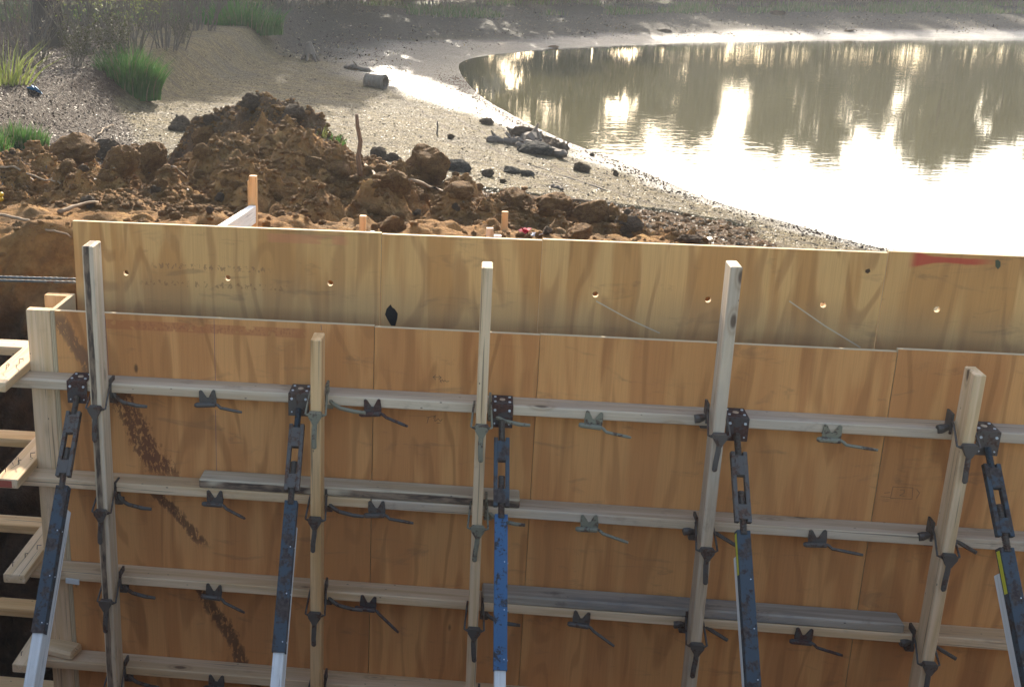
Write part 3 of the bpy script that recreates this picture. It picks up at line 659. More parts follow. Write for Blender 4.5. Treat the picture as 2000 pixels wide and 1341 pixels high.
# A-shaped tie brackets
def make_bracket(mat, lever_ang, lever_drop):
    root = empty('tie_bracket')
    # origin: bottom front edge of the waler
    ol = [(-.034, -.026), (.034, -.026), (.036, -.002), (.034, .036), (.028, .041), (.021, .037), (.004, .006), (-.004, .006), (-.021, .037), (-.028, .041), (-.034, .036), (-.036, -.002)]
    mb = MB(); mb.prism(ol, -.0065, -.0015); b = mb.build('bracket_plate', mat, root); root.scale = (.9, 1, .88)
    mb = MB(); mb.box(-.032, .032, -.006, .086, -.010, -.005, ch=.001); mb.build('bracket_saddle', mat, root)
    mb = MB(); mb.tube([(-.055, -.012, -.022), (-.046, -.013, -.022), (.032, -.013, -.022)], [.007, .011, .0105], 8); mb.build('pivot_bar', mat, root, smooth=False)
    mb = MB(); a = lever_ang + random.uniform(-.12, .16); L = .105*random.uniform(.88, 1.1)
    pts = [(.030, -.013, -.018), (.043, -.016, -.024), (.055, -.02, -.034)] + [(.055+L*t*math.cos(a), -.02-.03*t, -.034-L*t*math.sin(a)-lever_drop*t) for t in (.4, .8, 1.0)]
    mb.tube(pts, [.006, .007, .0068, .0068, .0068, .005], 6, flat=.7); mb.build('lever', mat, root)
    return root
first = {}
ties = [(0, 24, STEEL, .12, 'dark bracket'), (0, 48, RUST, .32, 'rusty bracket with a hooked wire'), (0, 80, GALV, .05, 'grey galvanized bracket'), (0, 112, GALV, .02, 'grey galvanized bracket'),
        (1, 24, STEEL, .08, 'dark bracket'), (1, 48, STEEL, .10, 'dull bracket'), (1, 80, GALV, .12, 'grey bracket'), (1, 112, STEEL, .12, 'dark bracket'),
        (2, 24, STEEL, .12, 'dark bracket'), (2, 48, RUST, .5, 'rusty crooked bracket'), (2, 80, STEEL, .22, 'dull bracket'), (2, 112, RUST, .02, 'rusty bracket'),
        (3, 24, STEEL, .12, 'dark bracket'), (3, 80, STEEL, .12, 'dark bracket'), (3, 112, STEEL, .12, 'dark bracket')]
rown = ['top', 'second', 'third', 'fourth']; coln = {24: 'the left sheet', 48: 'the first sheet joint', 80: 'the wide sheet, left side', 112: 'the wide sheet, right side'}
dxs = {(0, 24): .0, (0, 48): .008, (0, 80): -.008, (0, 112): .002, (1, 24): .018, (1, 48): .03, (1, 80): .006, (1, 112): .004}
def tint_children(r, mt):
    for c in r.children: c.data = c.data.copy(); c.data.materials[0] = mt
base_b = {}
for (k, inch, mt, ang, nm) in ties:
    r = make_bracket(mt, ang, 0)
    r.location = (inch*.0254*.999+dxs.get((k, inch), .004), -D-.001, Z1-DZ[k]-T_); r.rotation_euler = (random.uniform(-.08, .02), random.uniform(-.09, .09), random.uniform(-.12, .12))
    tag(r, '%s on the %s waler at %s' % (nm, rown[k], coln[inch]), 'bracket', 'tie brackets on the front walers')

# clamps that hold the uprights
def make_clamp(metal, side, hoop=True, sq=0.0):
    root = empty('upright_clamp')      # origin: centre of the clamp head on the upright's front face
    mb = MB(); ol = [(-.022, .013), (-.018, .019), (.018, .019), (.022, .013), (.021, .004), (.012, -.010), (.007, -.020), (-.007, -.020), (-.012, -.010), (-.021, .004)]
    mb.prism(ol, -.026, -.004); mb.box(-.026, .026, -.012, -.003, .004, .010); mb.build('clamp_head', metal, root)
    mb = MB(); mb.tube([(0, -.016, -.012), (-.001, -.020, -.035), (-.002+sq, -.024, -.07), (-.001+sq*1.5, -.024, -.094), (sq*1.5, -.023, -.099)], [.008, .0085, .0085, .0085, .005], 8, flat=.6); mb.build('handle', metal, root)
    for s in (-1, 1):
        mb = MB(); mb.tube([(s*.0215, -.012, .006), (s*.033, -.004, .008), (s*.031, .022, .026), (s*.028, .06, .05), (s*.026, .092, .058)], .0035, 6); mb.build('hoop_wire', metal, root, smooth=True)
    mb = MB(); mb.box(side*.024-.004, side*.024+.004, .086, .135, .012, .076, ch=.001); mb.box(side*.03-.012, side*.03+.016, .092, .12, -.006, .014, ch=.002); mb.build('side_plate', metal, root)
    return root
crow = [[('dark rusty', STEEL), ('brass toned galvanized', GALV), ('brass toned galvanized', GALV), ('dark blue grey', BLUE_D), ('dark', STEEL)]]
cz = {(0, 0): -.319, (0, 1): -.293, (0, 2): -.306, (0, 3): -.287, (0, 4): -.275, (1, 0): -.742, (1, 1): -.713, (1, 2): -.704, (1, 3): -.73, (1, 4): -.70, (2, 0): -1.129, (2, 1): -1.114, (2, 2): -1.127, (2, 3): -1.12, (2, 4): -1.125}
upn = ['bark edged left upright', 'short second upright', 'slim middle upright', 'knotty upright right of middle', 'short right upright']
for k in range(4):
    for i in range(5):
        if (k, i) == (1, 4): side = -1
        side = 1 if i < 3 else -1
        z = cz.get((k, i), (cz[(2, i)]-.41 if k == 3 else -.7)); mt = [STEEL, GALV, GALV, STEEL, STEEL][i] if k == 0 else [STEEL, STEEL, STEEL, STEEL, STEEL][i]
        if k == 1 and i == 2: mt = GALV
        if k == 1 and i == 4: z = -.69
        r = make_clamp(mt, side, sq=random.uniform(-.004, .005)); r.location = (SBX(i, z)+.0, -D*2-.0015, z); r.scale = (1.12, 1, 1.18)
        # separate lever beside the upright
        mb = MB(); sg = 1
        if i < 3:
            mb.tube([(.03, .098, .026), (.048, .086, .012), (.07, .078, .004), (.12, .07, -.002), (.155, .066, -.002)], [.008, .0075, .007, .007, .0055], 6, flat=.7)
        else:
            mb.tube([(-.03, .098, .030), (-.05, .092, .026), (-.062, .09, .024)], [.010, .014, .013], 8)
            if k: MB().tube([(.03, .1, .03), (.06, .09, .015), (.115, .08, -.012)], [.006, .0065, .006], 6).build('lever_tail', mt, r)
        mb.build('lever', mt, r)
        tag(r, 'clamp with hanging handle on the %s at the %s waler' % (upn[i], rown[k]), 'clamp', 'clamps holding the uprights')

# turnbuckle props
brc = [(.106, .034, 'leftmost'), (.952, .029, 'second'), (1.696, .025, 'middle'), (2.521, .008, 'fourth'), (3.361, .034, 'rightmost')]
AN = R_(48)
def make_prop(i, x, dx, blue, plate):
    root = empty('adjustable_prop', (x, -D-.004, Z1-.044))
    d = Vector((dx, -math.cos(AN), -math.sin(AN))).normalized(); up = Vector((0, -math.sin(AN), math.cos(AN))); sx = up.cross(d).normalized(); up = d.cross(sx)
    M = Matrix((sx, up, d)).transposed().to_4x4(); W_ = .038
    # bent nailing plate over the waler: origin at the waler's front face
    mb = MB(); mb.box(-W_, W_, -.001, D+.000, .0455, .0495, ch=.0008); mb.box(-W_-.001, W_+.001, -.004, -.0002, -.040, .0494, ch=.001); mb.build('nailing_plate', plate, root)
    mb = MB()
    for a in (-.026, .026):
        for yb in (.022, .068): mb.tube([(a, yb, .048), (a, yb, .0525)], .0048, 8)
        mb.tube([(a, -.003, .028), (a, -.0072, .028)], .0048, 8)
        mb.tube([(a, -.003, -.024), (a, -.0068, -.024)], .0030, 8)
    mb.build('bolts', BOLT, root)
    mb = MB(); mb.tube([(0, .045, .0494), (0, .045, .0515)], .0105, 14); mb.build('round_hole', LUM_G, root)
    def loc(name, mb, mt, smooth=False):
        o = mb.build(name, mt, root, smooth=smooth); o.matrix_local = M; return o
    def screw(a, b):
        mb = MB(); n_ = max(2, int((b-a)/.005)); pts = []; rs = []
        for k in range(n_*2+1): pts.append((0, 0, a+(b-a)*k/(n_*2))); rs.append(.0125 if k % 2 else .0098)
        mb.tube(pts, rs, 8); return mb
    off = random.uniform(-.006, .006)
    loc('threaded_rod', screw(.012, .15+off), BLUE_D if i in (1, 4) else STEEL)
    mb = MB()
    for s in (-1, 1): mb.box(s*.0205-.0072, s*.0205+.0072, -.012, .012, .075+off, .325+off, ch=.0015)
    for a, b in ((.088, .162), (.262, .316)): mb.box(-.0165, .0165, -.0135, .0135, a+off, b+off, ch=.003)
    loc('turnbuckle', mb, BLUE_D if i in (2, 4) else STEEL)
    loc('threaded_rod', screw(.215+off, .37), STEEL)
    # channel wraps the upper edge of the wooden leg
    mb = MB(); wch = .0225; t0, t1 = .355, .875
    mb.box(-wch, wch, -.004, 0.0, t0, t1, ch=.0008); mb.box(-wch, -wch+.0035, -.040, -.0035, t0, t1, ch=.0008); mb.box(wch-.0035, wch, -.040, -.0035, t0, t1, ch=.0008)
    mb.box(-.012, .012, -.014, -.0042, t0-.004, t0+.02, ch=.002)
    loc('steel_channel', mb, blue)
    mb = MB()
    for t in (.52, .68, .84): mb.tube([(.012, 0, t), (.012, .003, t)], .0022, 6); mb.tube([(wch, -.02, t), (wch+.003, -.02, t)], .0024, 6)
    loc('screws', mb, BOLT)
    # painted wooden leg
    mb = MB(); mb.box(-.0185, .0185, -.094, -.0055, .43, 2.88, ch=.003); loc('wooden_leg', mb, LUM_WH)
    if i > 2:
        mb = MB(); mb.box(-wch-.0012, -wch-.0002, -.030, -.008, t0+.01, t0+.15); loc('yellow_label', mb, YEL)
    return root
pl = [('leftmost sloping prop with chipped blue channel and wide white leg', RUST), ('second prop from the left, bluish rust worn channel', STEEL), ('middle prop with the brightest blue channel', RUST), ('fourth prop, mottled blue channel with yellow label', RUST), ('rightmost prop at the frame edge with yellow label and worn blue channel', STEEL)]
for i, (x, dx, nm) in enumerate(brc):
    r = make_prop(i, x, dx, BLUE if i == 2 else BLUE_D, pl[i][1]); tag(r, pl[i][0], 'prop', 'adjustable props bracing the form')

# wall stakes and kicker behind the form
def stake(px, ptop, Y, wpx, dep, label, mat, bot=-.4):
    p = at_y(px, ptop, Y); o = bar('wooden_stake', (p.x, Y, bot), (p.x, Y, p.z), wpx/FPX*((p-CAM).dot(fwd)), dep, mat, up=(0, 1, 0), seed=int(px)); tag(o, label, 'stake', 'stakes behind the form'); return o
stake(494, 343, 1.5, 15, .038, 'tall double stake at the end of the white kicker board', LUM_F)
o = stake(488.5, 352, 1.545, 9, .03, 'thin reddish stake pressed behind the tall one', LUM_F); 
stake(709, 421, 1.6, 13, .036, 'short stake with a glaring sunlit top, left of centre', LUM_F)
stake(986.5, 413, 1.8, 12.5, .03, 'orange stake standing tallest right of the middle upright', LUM_F)
stake(957, 445, 1.5, 14, .03, 'short greyish stake just left of the orange stake', LUM_G)
stake(972, 459, 1.1, 15, .03, 'stub of a sunlit stake barely showing over the back sheet', LUM_WH)
stake(727, 452, .8, 9, .03, 'tiny sunlit stub beside the short stake, at the sheet edge', LUM_WH)
a = at_y(488, 402, 1.46); b = at_y(452, 446, .30)
o = bar('kicker_board', (b.x-.10, .25, b.z-.07), (a.x+.01, 1.47, a.z-.045), .036, .088, LUM_WH, seed=8); tag(o, 'white kicker board running back from the form to the tall stake', 'board')
# rebar
for k, (py, lb) in enumerate([(541, 'upper of two grey reinforcing bars sticking out left'), (547.5, 'lower of two grey reinforcing bars sticking out left')]):
    p = at_y(0, py, .30); q = at_y(146, py+4, .30); mb = MB(); A = p+(p-q)*1.5; Bq = q+(q-p)*2; L = (Bq-A).length; n_ = int(L/.012)
    mb.tube([A+(Bq-A)*(j/n_) for j in range(n_+1)], [.0062 if j % 2 else .0050 for j in range(n_+1)], 8); o = mb.build('reinforcing_bar', REBAR); tag(o, lb, 'rebar', 'reinforcing bars')

exec_env = True
# ================================================================== SPOIL, STONES, ROOTS
def ico(sub=2):
    bm = bmesh.new(); bmesh.ops.create_icosphere(bm, subdivisions=sub, radius=1.0); V = np.array([v.co[:] for v in bm.verts]); F = np.array([[v.index for v in f.verts] for f in bm.faces]); bm.free(); return V, F
I1, I2, I3 = ico(1), ico(2), ico(4)
def n3(P, s, sc):
    return vnoise(P[:, 0]*sc+s, P[:, 1]*sc+P[:, 2]*sc*.7, s)+vnoise(P[:, 1]*sc+7, P[:, 2]*sc-P[:, 0]*sc*.6+s, s+3)
def clod_mesh(name, seed, mat, rough=.35, sub=I3):
    V, F = sub; V = V.copy(); r = 1 + rough*n3(V, seed, 1.2)*1.0 + rough*.9*(.3-np.abs(n3(V, seed+5, 2.6))) + rough*.55*(.3-np.abs(n3(V, seed+9, 6)))+rough*.30*n3(V, seed+9, 14)
    # a few broken flat faces
    rs = np.random.default_rng(seed); V = V*r[:, None]
    for _ in range(2):
        nn = rs.normal(size=3); nn /= np.linalg.norm(nn); d = V@nn; lim = rs.uniform(.75, 1.0); V = V - np.outer(np.maximum(d-lim, 0)*.7, nn)
    return np_mesh(name, V, F, mat, False)
def clod_mat(name, a, b):
    n = NT(name); c = n.rndoff(n.coord()); g = n.noise(c, 3, 6, .7); k = n.noise(c, 16, 6, .75)
    n.col(n.mix(n.ramp(g, .35, .65), a, b)); n.rough(.9); n.spec(.15); n.bump(n.math('ADD', g, n.math('MULTIPLY', k, 1.4)), 1.0, .2); return n.m
C_BROWN = clod_mat('brown_clod', (.44, .23, .076), (.25, .127, .045)); C_DARK = clod_mat('dark_clod', (.27, .18, .105), (.16, .108, .066)); C_GREY = clod_mat('grey_wet_clod', (.15, .135, .11), (.08, .072, .06))
CM = {'b': [clod_mesh('dirt_clod', 100+i, C_BROWN) for i in range(6)], 'd': [clod_mesh('dirt_clod', 200+i, C_DARK, .62) for i in range(6)], 'g': [clod_mesh('dirt_clod', 300+i, C_GREY, .4) for i in range(3)]}
def clod(px, py, wpx, hpx, kind, label, group=None, cat='clod', name='dirt_clod', sink=.55):
    """px, py: centre of the clod's foot"""
    p = hit(px, py); dep = (p-CAM).dot(fwd); w_ = wpx/FPX*dep/2; h_ = hpx/FPX*dep/2
    o = link(bpy.data.objects.new(name, random.choice(CM[kind]))); o.location = (p.x, p.y+w_*.5, p.z+h_*(1-sink)); o.scale = (w_*1.06, w_*random.uniform(.8, 1.0), h_*1.1); o.rotation_euler = (random.uniform(-.2, .2), random.uniform(-.2, .2), random.uniform(0, 6.28))
    # keep widths roughly true after the random turn
    tag(o, label, cat, group); return o
big = [(487, 216, 46, 30, 'd', 'largest dark clod crowning the spoil heap'), (575, 232, 50, 26, 'd', 'wide dark clod right of the largest one on the heap crest'), (412, 246, 34, 26, 'd', 'dark clod at the left foot of the heap crest'), (352, 255, 46, 34, 'd', 'lone dark clod on the leaves left of the heap crest'),
       (400, 275, 45, 34, 'b', 'smooth brown clod below the dark crest clods'), (482, 258, 24, 26, 'b', 'small square brown clod on the ridge below the crest'), (230, 335, 75, 52, 'b', 'rounded brown clod left of the heap, beside a root'), (293, 325, 62, 48, 'b', 'sunlit brown clod touching the left foot of the heap'),
       (145, 310, 105, 44, 'b', 'long brown clod in front of the left grass'), (205, 308, 50, 34, 'd', 'dark leafy clod behind the long brown clod'), (130, 340, 40, 30, 'b', 'small brown clod below the long brown clod'), (200, 362, 30, 20, 'b', 'pale rounded clod at the start of a root, centre left'),
       (170, 405, 34, 22, 'd', 'dark clod half sunk in the smooth lit dirt'), (835, 345, 82, 66, 'b', 'tall brown clod right of the thin stick'), (822, 300, 30, 20, 'b', 'dark cap sitting on the tall brown clod'), (775, 375, 56, 46, 'b', 'blocky brown clod at the foot of the root, right of the stick'),
       (738, 310, 28, 22, 'd', 'dark clod on the mud just right of the stick'), (765, 316, 32, 22, 'd', 'second dark clod on the mud right of the stick'), (895, 335, 44, 26, 'g', 'ragged grey clod at the mud edge right of the tall clod'), (952, 345, 24, 18, 'd', 'small dark clod on the mud right of the ragged grey one'),
       (895, 385, 52, 34, 'b', 'wedge shaped brown clod beside the right hand root'), (765, 455, 46, 34, 'b', 'square brown clod just over the back sheet near the short stake'), (1085, 415, 90, 44, 'b', 'broad brown clod mass on the right part of the spoil'), (1160, 430, 60, 40, 'b', 'dark brown clod right of the broad mass'),
       (1000, 400, 60, 34, 'b', 'brown clod above the orange stake'), (1230, 455, 50, 30, 'd', 'dark clod at the right tail of the spoil'), (1130, 465, 60, 26, 'b', 'rust coloured low clod behind the back sheet, right of the red litter'), (1350, 478, 50, 18, 'd', 'flat dark clod nearest the shore behind the back sheet'),
       (745, 365, 40, 30, 'b', 'rounded clod left of the blocky brown clod'), (660, 350, 44, 32, 'b', 'brown clod on the heap front below the green weeds'), (610, 330, 36, 26, 'b', 'medium brown clod on the middle of the heap front'), (395, 310, 34, 26, 'b', 'tan clod on the left shoulder of the heap')]
for b in big: clod(*b[:5], b[5])
for k in range(75):
    px, py = random.choice([(random.uniform(0, 340), random.uniform(300, 425)), (random.uniform(340, 720), random.uniform(280, 430)), (random.uniform(700, 1000), random.uniform(335, 450)), (random.uniform(950, 1380), random.uniform(390+0, 475))])
    if px > 1000: py = max(py, 395+(px-1000)*.19)
    s = random.uniform(11, 22); clod(px, py, s, s*random.uniform(.6, .85), 'b' if random.random() < .85 else 'd', 'small broken dirt clod lying loose on the spoil heap', 'small loose clods on the spoil heap')
# tiny crumbs: stuff
def scatter(name, N, sampler, size, mat, shape=I1, flat=.7, seed=1, label=None, cat=None, lift=.2):
    rs = np.random.default_rng(seed); V0, F0 = shape; x, y = sampler(rs, N); z = Z(x, y); N = len(x)
    s = size[0]+(size[1]-size[0])*rs.random(N)**3
    ang = rs.random(N)*6.28; ca, sa = np.cos(ang), np.sin(ang); Vn = V0[None, :, :]*(1+.45*(rs.random((N, len(V0), 1))-.5))
    vx = Vn[..., 0]*ca[:, None]-Vn[..., 1]*sa[:, None]; vy = Vn[..., 0]*sa[:, None]+Vn[..., 1]*ca[:, None]*(.6+.4*rs.random((N, 1)))
    P = np.stack([x[:, None]+vx*s[:, None], y[:, None]+vy*s[:, None], z[:, None]+Vn[..., 2]*s[:, None]*flat+s[:, None]*lift], -1).reshape(-1, 3)
    F = (F0[None]+(np.arange(N)*len(V0))[:, None, None]).reshape(-1, 3)
    o = link(bpy.data.objects.new(name, np_mesh(name, P, F, mat, False))); tag(o, label, cat, kind='stuff'); return o
def samp_heap(rs, N):
    x = rs.uniform(-2.9, 3.9, N*2); y = rs.uniform(1.2, 6.4, N*2); H, g, l = heap(x, y, False); k = (l > .25) | (rs.random(len(x)) < .12); return x[k][:N], y[k][:N]
C_CR = clod_mat('dirt_crumb', (.44, .23, .076), (.25, .127, .045))
scatter('dirt_crumbs', 26000, samp_heap, (.004, .030), C_CR, seed=2, label='countless small crumbs of brown dirt over the spoil heap', cat='dirt')
def samp_mud(rs, N):
    x = rs.uniform(-6, 6.5, N*3); y = rs.uniform(4.5, 24, N*3); d = sdist(x, y); k = (d > .05) & (d < 9) & (rs.random(len(x)) < np.clip(6/(y+4), .15, 1)); return x[k][:N], y[k][:N]
C_PB = clod_mat('mud_crumb', (.20, .165, .10), (.07, .055, .04))
scatter('mud_crumbs', 16000, samp_mud, (.003, .017), C_PB, seed=3, flat=.5, label='countless small crumbs and pebbles over the drying mud flat', cat='mud')
def samp_shore(rs, N):
    x = rs.uniform(.5, 7.5, N*8); y = rs.uniform(3.2, 20, N*8); d = sdist(x, y); k = (d > -.12) & (d < .75) & (rs.random(len(x)) < np.exp(-np.abs(d-.2)*3.5)*(.25+.9*(fbm(x*4, y*4, 2, 91) > 0))); return x[k][:N], y[k][:N]
C_SD = clod_mat('shore_debris', (.15, .085, .06), (.07, .042, .034))
scatter('shore_debris', 15000, samp_shore, (.002, .012), C_SD, seed=4, flat=.9, lift=.3, label='dark crumbs of rotted weed strewn along the waterline', cat='debris')

# leaf litter and flat plant bits: curled quads
def leaves(name, N, sampler, size, mats, seed, label, cat, up=.4):
    rs = np.random.default_rng(seed); x, y = sampler(rs, N); N = len(x); z = Z(x, y); s = rs.uniform(size[0], size[1], N)
    a = rs.random(N)*6.28; ti = rs.normal(0, up, N); tj = rs.normal(0, up, N)
    ux = np.stack([np.cos(a), np.sin(a), ti], 1); vx = np.stack([-np.sin(a), np.cos(a), tj], 1)*.6; c = np.stack([x, y, z+s*.25], 1); s = s[:, None]
    curl = np.array([0, 0, 1.0])[None]*s*rs.uniform(0, .35, (N, 1))
    P = np.stack([c-ux*s, c-vx*s*.6+curl*.0, c+ux*s*.9+curl, c+vx*s*.6], 1).reshape(-1, 3); i = np.arange(N)*4
    F = np.stack([np.stack([i, i+1, i+3], 1), np.stack([i+1, i+2, i+3], 1)], 1).reshape(-1, 3)
    o = link(bpy.data.objects.new(name, np_mesh(name, P, F, mats, False, mi=np.repeat(rs.integers(0, len(mats), N), 2)))); tag(o, label, cat, kind='stuff'); return o
def leafmat(name, c, r=.45):
    n = NT(name); P = n.n('NewGeometry').outputs['Position']; f = n.noise(P, 30, 2); n.col(n.mix(f, c, (c[0]*.4, c[1]*.4, c[2]*.4))); n.rough(r+.12); n.spec(.35)
    return n.m
LV = [leafmat('dead_leaf_tan', (.12, .075, .042), .5), leafmat('dead_leaf_brown', (.075, .04, .025), .5), leafmat('dead_leaf_pale', (.20, .15, .095), .4), leafmat('dead_leaf_dark', (.05, .03, .02)), leafmat('dead_leaf_red', (.13, .055, .035), .5)]
def samp_leaf(rs, N):
    x = rs.uniform(-13, .5, N*3); y = rs.uniform(3.0, 26, N*3); d = sdist(x, y); k = (leafmask(x, y, d) > rs.random(len(x))*.9+.05) & (rs.random(len(x)) < np.clip(9/(y+4), .2, 1)); return x[k][:N], y[k][:N]
leaves('leaf_litter', 90000, samp_leaf, (.008, .021), LV, 5, 'brown dead leaves carpeting the bank at the upper left', 'leaves', .45)
MV = [leafmat('mud_flake_tan', (.33, .26, .12), .4), leafmat('mud_flake_dark', (.07, .05, .025), .45), leafmat('mud_flake_brown', (.16, .11, .05), .45), leafmat('mud_flake_pale', (.42, .35, .19), .35)]
leaves('mud_litter', 90000, samp_mud, (.004, .015), MV+[MV[1], MV[2]], 6, 'flat bits of dried weed and shell strewn over the sunlit mud flat', 'litter', .28)

def samp_fb(rs, N):
    x = rs.uniform(-8, 30, N*3); y = rs.uniform(19, 47, N*3); d = sdist(x, y); k = (d > .6) & (d < 12) & (rs.random(len(x)) < .35+.9*fbm(x*.9, y*.9, 3, 93)) & ((y > 26) | (x < 0)); return x[k][:N], y[k][:N]
leaves('bank_litter', 26000, samp_fb, (.012, .05), [LV[1], LV[3], LV[3], MV[0], MV[2]], 12, 'dead leaves and twigs strewn over the shaded far bank', 'litter', .5)
# roots and sticks
ROOT = mat_plain('root_bark', (.30, .20, .11), .85, .5, 30); STICK = mat_plain('stick_bark', (.22, .12, .06), .8, .5, 30); DEADW = mat_plain('sodden_wood', (.18, .135, .095), .85, .5, 20)
def root_on(pts, r, mat, name, label, cat, group=None, lift=.02):
    P = [hit(a, b) for a, b in pts]; Q = []
    for i in range(len(P)-1):
        for t in (0, .25, .5, .75): Q.append(P[i].lerp(P[i+1], t)+Vector((random.uniform(-.008, .008), 0, lift+random.uniform(-.008, .008))))
    Q.append(P[-1]+Vector((0, 0, lift*.3)))
    mb = MB(); mb.tube(Q, [r*(1-.55*i/len(Q)) for i in range(len(Q))], 6); o = mb.build(name, mat, smooth=True); tag(o, label, cat, group)
root_on([(0, 337), (30, 336), (60, 350), (95, 362), (120, 364)], .009, ROOT, 'root', 'long thin root curving over the dirt at the left edge', 'root')
root_on([(0, 427), (45, 440), (95, 460), (140, 477)], .009, ROOT, 'root', 'root hanging over the pit bank at the lower left of the dirt', 'root')
root_on([(118, 421), (150, 413), (192, 400)], .014, ROOT, 'root', 'thick straight root lying over the smooth lit dirt', 'root')
root_on([(222, 347), (262, 336), (312, 320)], .011, ROOT, 'root', 'slanting root between two brown clods', 'root')
root_on([(335, 333), (365, 350)], .012, ROOT, 'root', 'short pale root piece at the foot of the heap', 'root')
root_on([(712, 330), (728, 345), (745, 362)], .013, ROOT, 'root', 'crooked pale root just right of the thin stick', 'root')
root_on([(803, 362), (850, 372), (905, 404)], .013, ROOT, 'root', 'long pale root slanting down the right part of the spoil', 'root')
root_on([(1115, 393), (1160, 400)], .010, ROOT, 'root', 'short reddish root right of the broad clod mass', 'root')
root_on([(188, 270), (205, 255), (222, 246)], .010, ROOT, 'root', 'arching root over the dark leafy clod', 'root')
p = hit(706, 345); t = p+Vector((0, 0, 0)); top = at_y(696.5, 223, p.y)
mb = MB(); mb.tube([p-Vector((0, 0, .1)), p.lerp(top, .3)+Vector((-.012, 0, 0)), p.lerp(top, .55)+Vector((.012, 0, 0)), p.lerp(top, .8), top], [.020, .017, .016, .014, .012], 7); o = mb.build('stick', STICK, smooth=True); tag(o, 'thin bare stick standing upright in the spoil heap', 'stick')
# driftwood, pipe, stump, stones on the mud
def log(px0, py0, px1, py1, r, label, bumps_=6, name='driftwood', mat=DEADW, lift=.5):
    a, b = hit(px0, py0), hit(px1, py1); mb = MB(); n_ = 9
    pts = [a.lerp(b, i/(n_-1))+Vector((random.uniform(-.4, .4)*r, random.uniform(-.4, .4)*r, r*lift+random.uniform(-.2, .35)*r)) for i in range(n_)]
    mb.tube([pts[0].lerp(pts[1], -.3)]+pts+[pts[-1].lerp(pts[-2], -.3)], [r*.15]+[r*random.uniform(.5, 1.2)*(.6 if i in (0, n_-1) else 1) for i in range(n_)]+[r*.2], 9)
    for _ in range(bumps_):
        p_ = random.choice(pts[1:-1]); q_ = p_+Vector((random.uniform(-1.5, 1.5)*r, random.uniform(-.6, .6)*r, random.uniform(.8, 2.2)*r)); mb.tube([p_, p_.lerp(q_, .5)+Vector((r*.2, 0, 0)), q_], [r*.4, r*.3, r*.12], 5)
    o = mb.build(name, mat); tag(o, label, 'driftwood'); return o
log(955, 278, 1020, 285, .06, 'knobbly dark driftwood at the left end of the shore pile'); log(1000, 268, 1045, 270, .035, 'thin dark branch stub bristling above the shore pile')
log(1095, 312, 1005, 270, .10, 'longest dark log of the shore pile, pointing at the water', 5); log(1050, 296, 1010, 292, .085, 'greyish rotten log end in front of the shore pile', 2)
CMB = CM
for (px, py, wpx, hpx, kd, lb) in [(1020, 278, 50, 30, 'd', 'black rounded lump crowning the shore driftwood pile'), (1045, 300, 60, 24, 'g', 'grey flat rock under the shore driftwood pile'), (1078, 300, 62, 34, 'd', 'long dark slab at the right end of the shore driftwood pile'), (1060, 284, 44, 26, 'd', 'dark rotten root mass in the middle of the shore driftwood pile'), (998, 338, 34, 14, 'g', 'flat grey stone left of a pair on the mud'), (1030, 343, 26, 12, 'g', 'flat grey stone right of a pair on the mud'),
      (1135, 335, 28, 22, 'd', 'dark stump like lump at the waterline'), (1202, 343, 9, 14, 'd', 'small reddish dark lump standing at the waterline'), (1157, 305, 8, 8, 'd', 'tiny dark lump at the water edge above the stump'), (1225, 418, 12, 9, 'd', 'small dark stone alone on the near mud'), (950, 243, 26, 12, 'd', 'dark weed lump near the water above the driftwood'),
      (687, 136, 24, 10, 'd', 'dark flat lump left of the pipe'), (880, 272, 16, 14, 'd', 'tiny dark twiggy tuft on the open mud'), (1080, 93, 20, 5, 'd', 'thin dark snag at the far waterline'), (1300, 62, 24, 6, 'd', 'flat dark lump on the far bank left side'), (1660, 62, 26, 5, 'd', 'flat dark lump on the far bank right side'), (1520, 30, 30, 12, 'd', 'dark bush stub low on the far bank')]:
    clod(px, py, wpx, hpx, kd, lb, cat='stone' if kd == 'g' else 'lump', name='stone' if kd == 'g' else 'mud_lump')
log(1100, 372, 1075, 365, .02, 'thin dark twig on the near mud', 1); log(1180, 372, 1040, 325, .012, 'long thin stick lying across the mud toward the stones', 0)
mb = MB(); p = hit(853, 262); mb.tube([p-Vector((0, 0, .02)), p+Vector((.01, 0, .1)), p+Vector((0, 0, .16))], [.012, .011, .008], 6); o = mb.build('stick', DEADW); tag(o, 'short black peg standing in the open mud', 'stick')
# corrugated pipe
PIPE = mat_plain('pipe_plastic', (.21, .16, .11), .85, .5, 20)
p = hit(735, 172); dep = (p-CAM).dot(fwd); rO = 27/FPX*dep/2; L_ = 42/FPX*dep
root = empty('drain_pipe', (p.x, p.y, p.z+rO*.9), (0, 0, R_(-28))); tag(root, 'short dirty corrugated pipe lying on the mud bank', 'pipe')
mb = MB(); n_ = 22; prof = [(-L_/2+L_*i/(n_-1), rO*(1.0 if i % 3 else .93)) for i in range(n_)]; seg = 28
vs = [(x, r*math.cos(2*math.pi*k/seg), r*math.sin(2*math.pi*k/seg)) for x, r in prof for k in range(seg)]; vs += [(x, r*.84*math.cos(2*math.pi*k/seg), r*.84*math.sin(2*math.pi*k/seg)) for x, r in prof for k in range(seg)]
fs = []; N_ = n_*seg
for i in range(n_-1):
    for k in range(seg):
        j = (k+1) % seg; fs.append((i*seg+k, i*seg+j, (i+1)*seg+j, (i+1)*seg+k)); fs.append((N_+i*seg+k, N_+(i+1)*seg+k, N_+(i+1)*seg+j, N_+i*seg+j))
for k in range(seg):
    j = (k+1) % seg; fs.append((k, N_+k, N_+j, j)); e = (n_-1)*seg; fs.append((e+k, e+j, N_+e+j, N_+e+k))
mb.add(vs, fs); mb.build('pipe_shell', PIPE, root)
mb = MB()
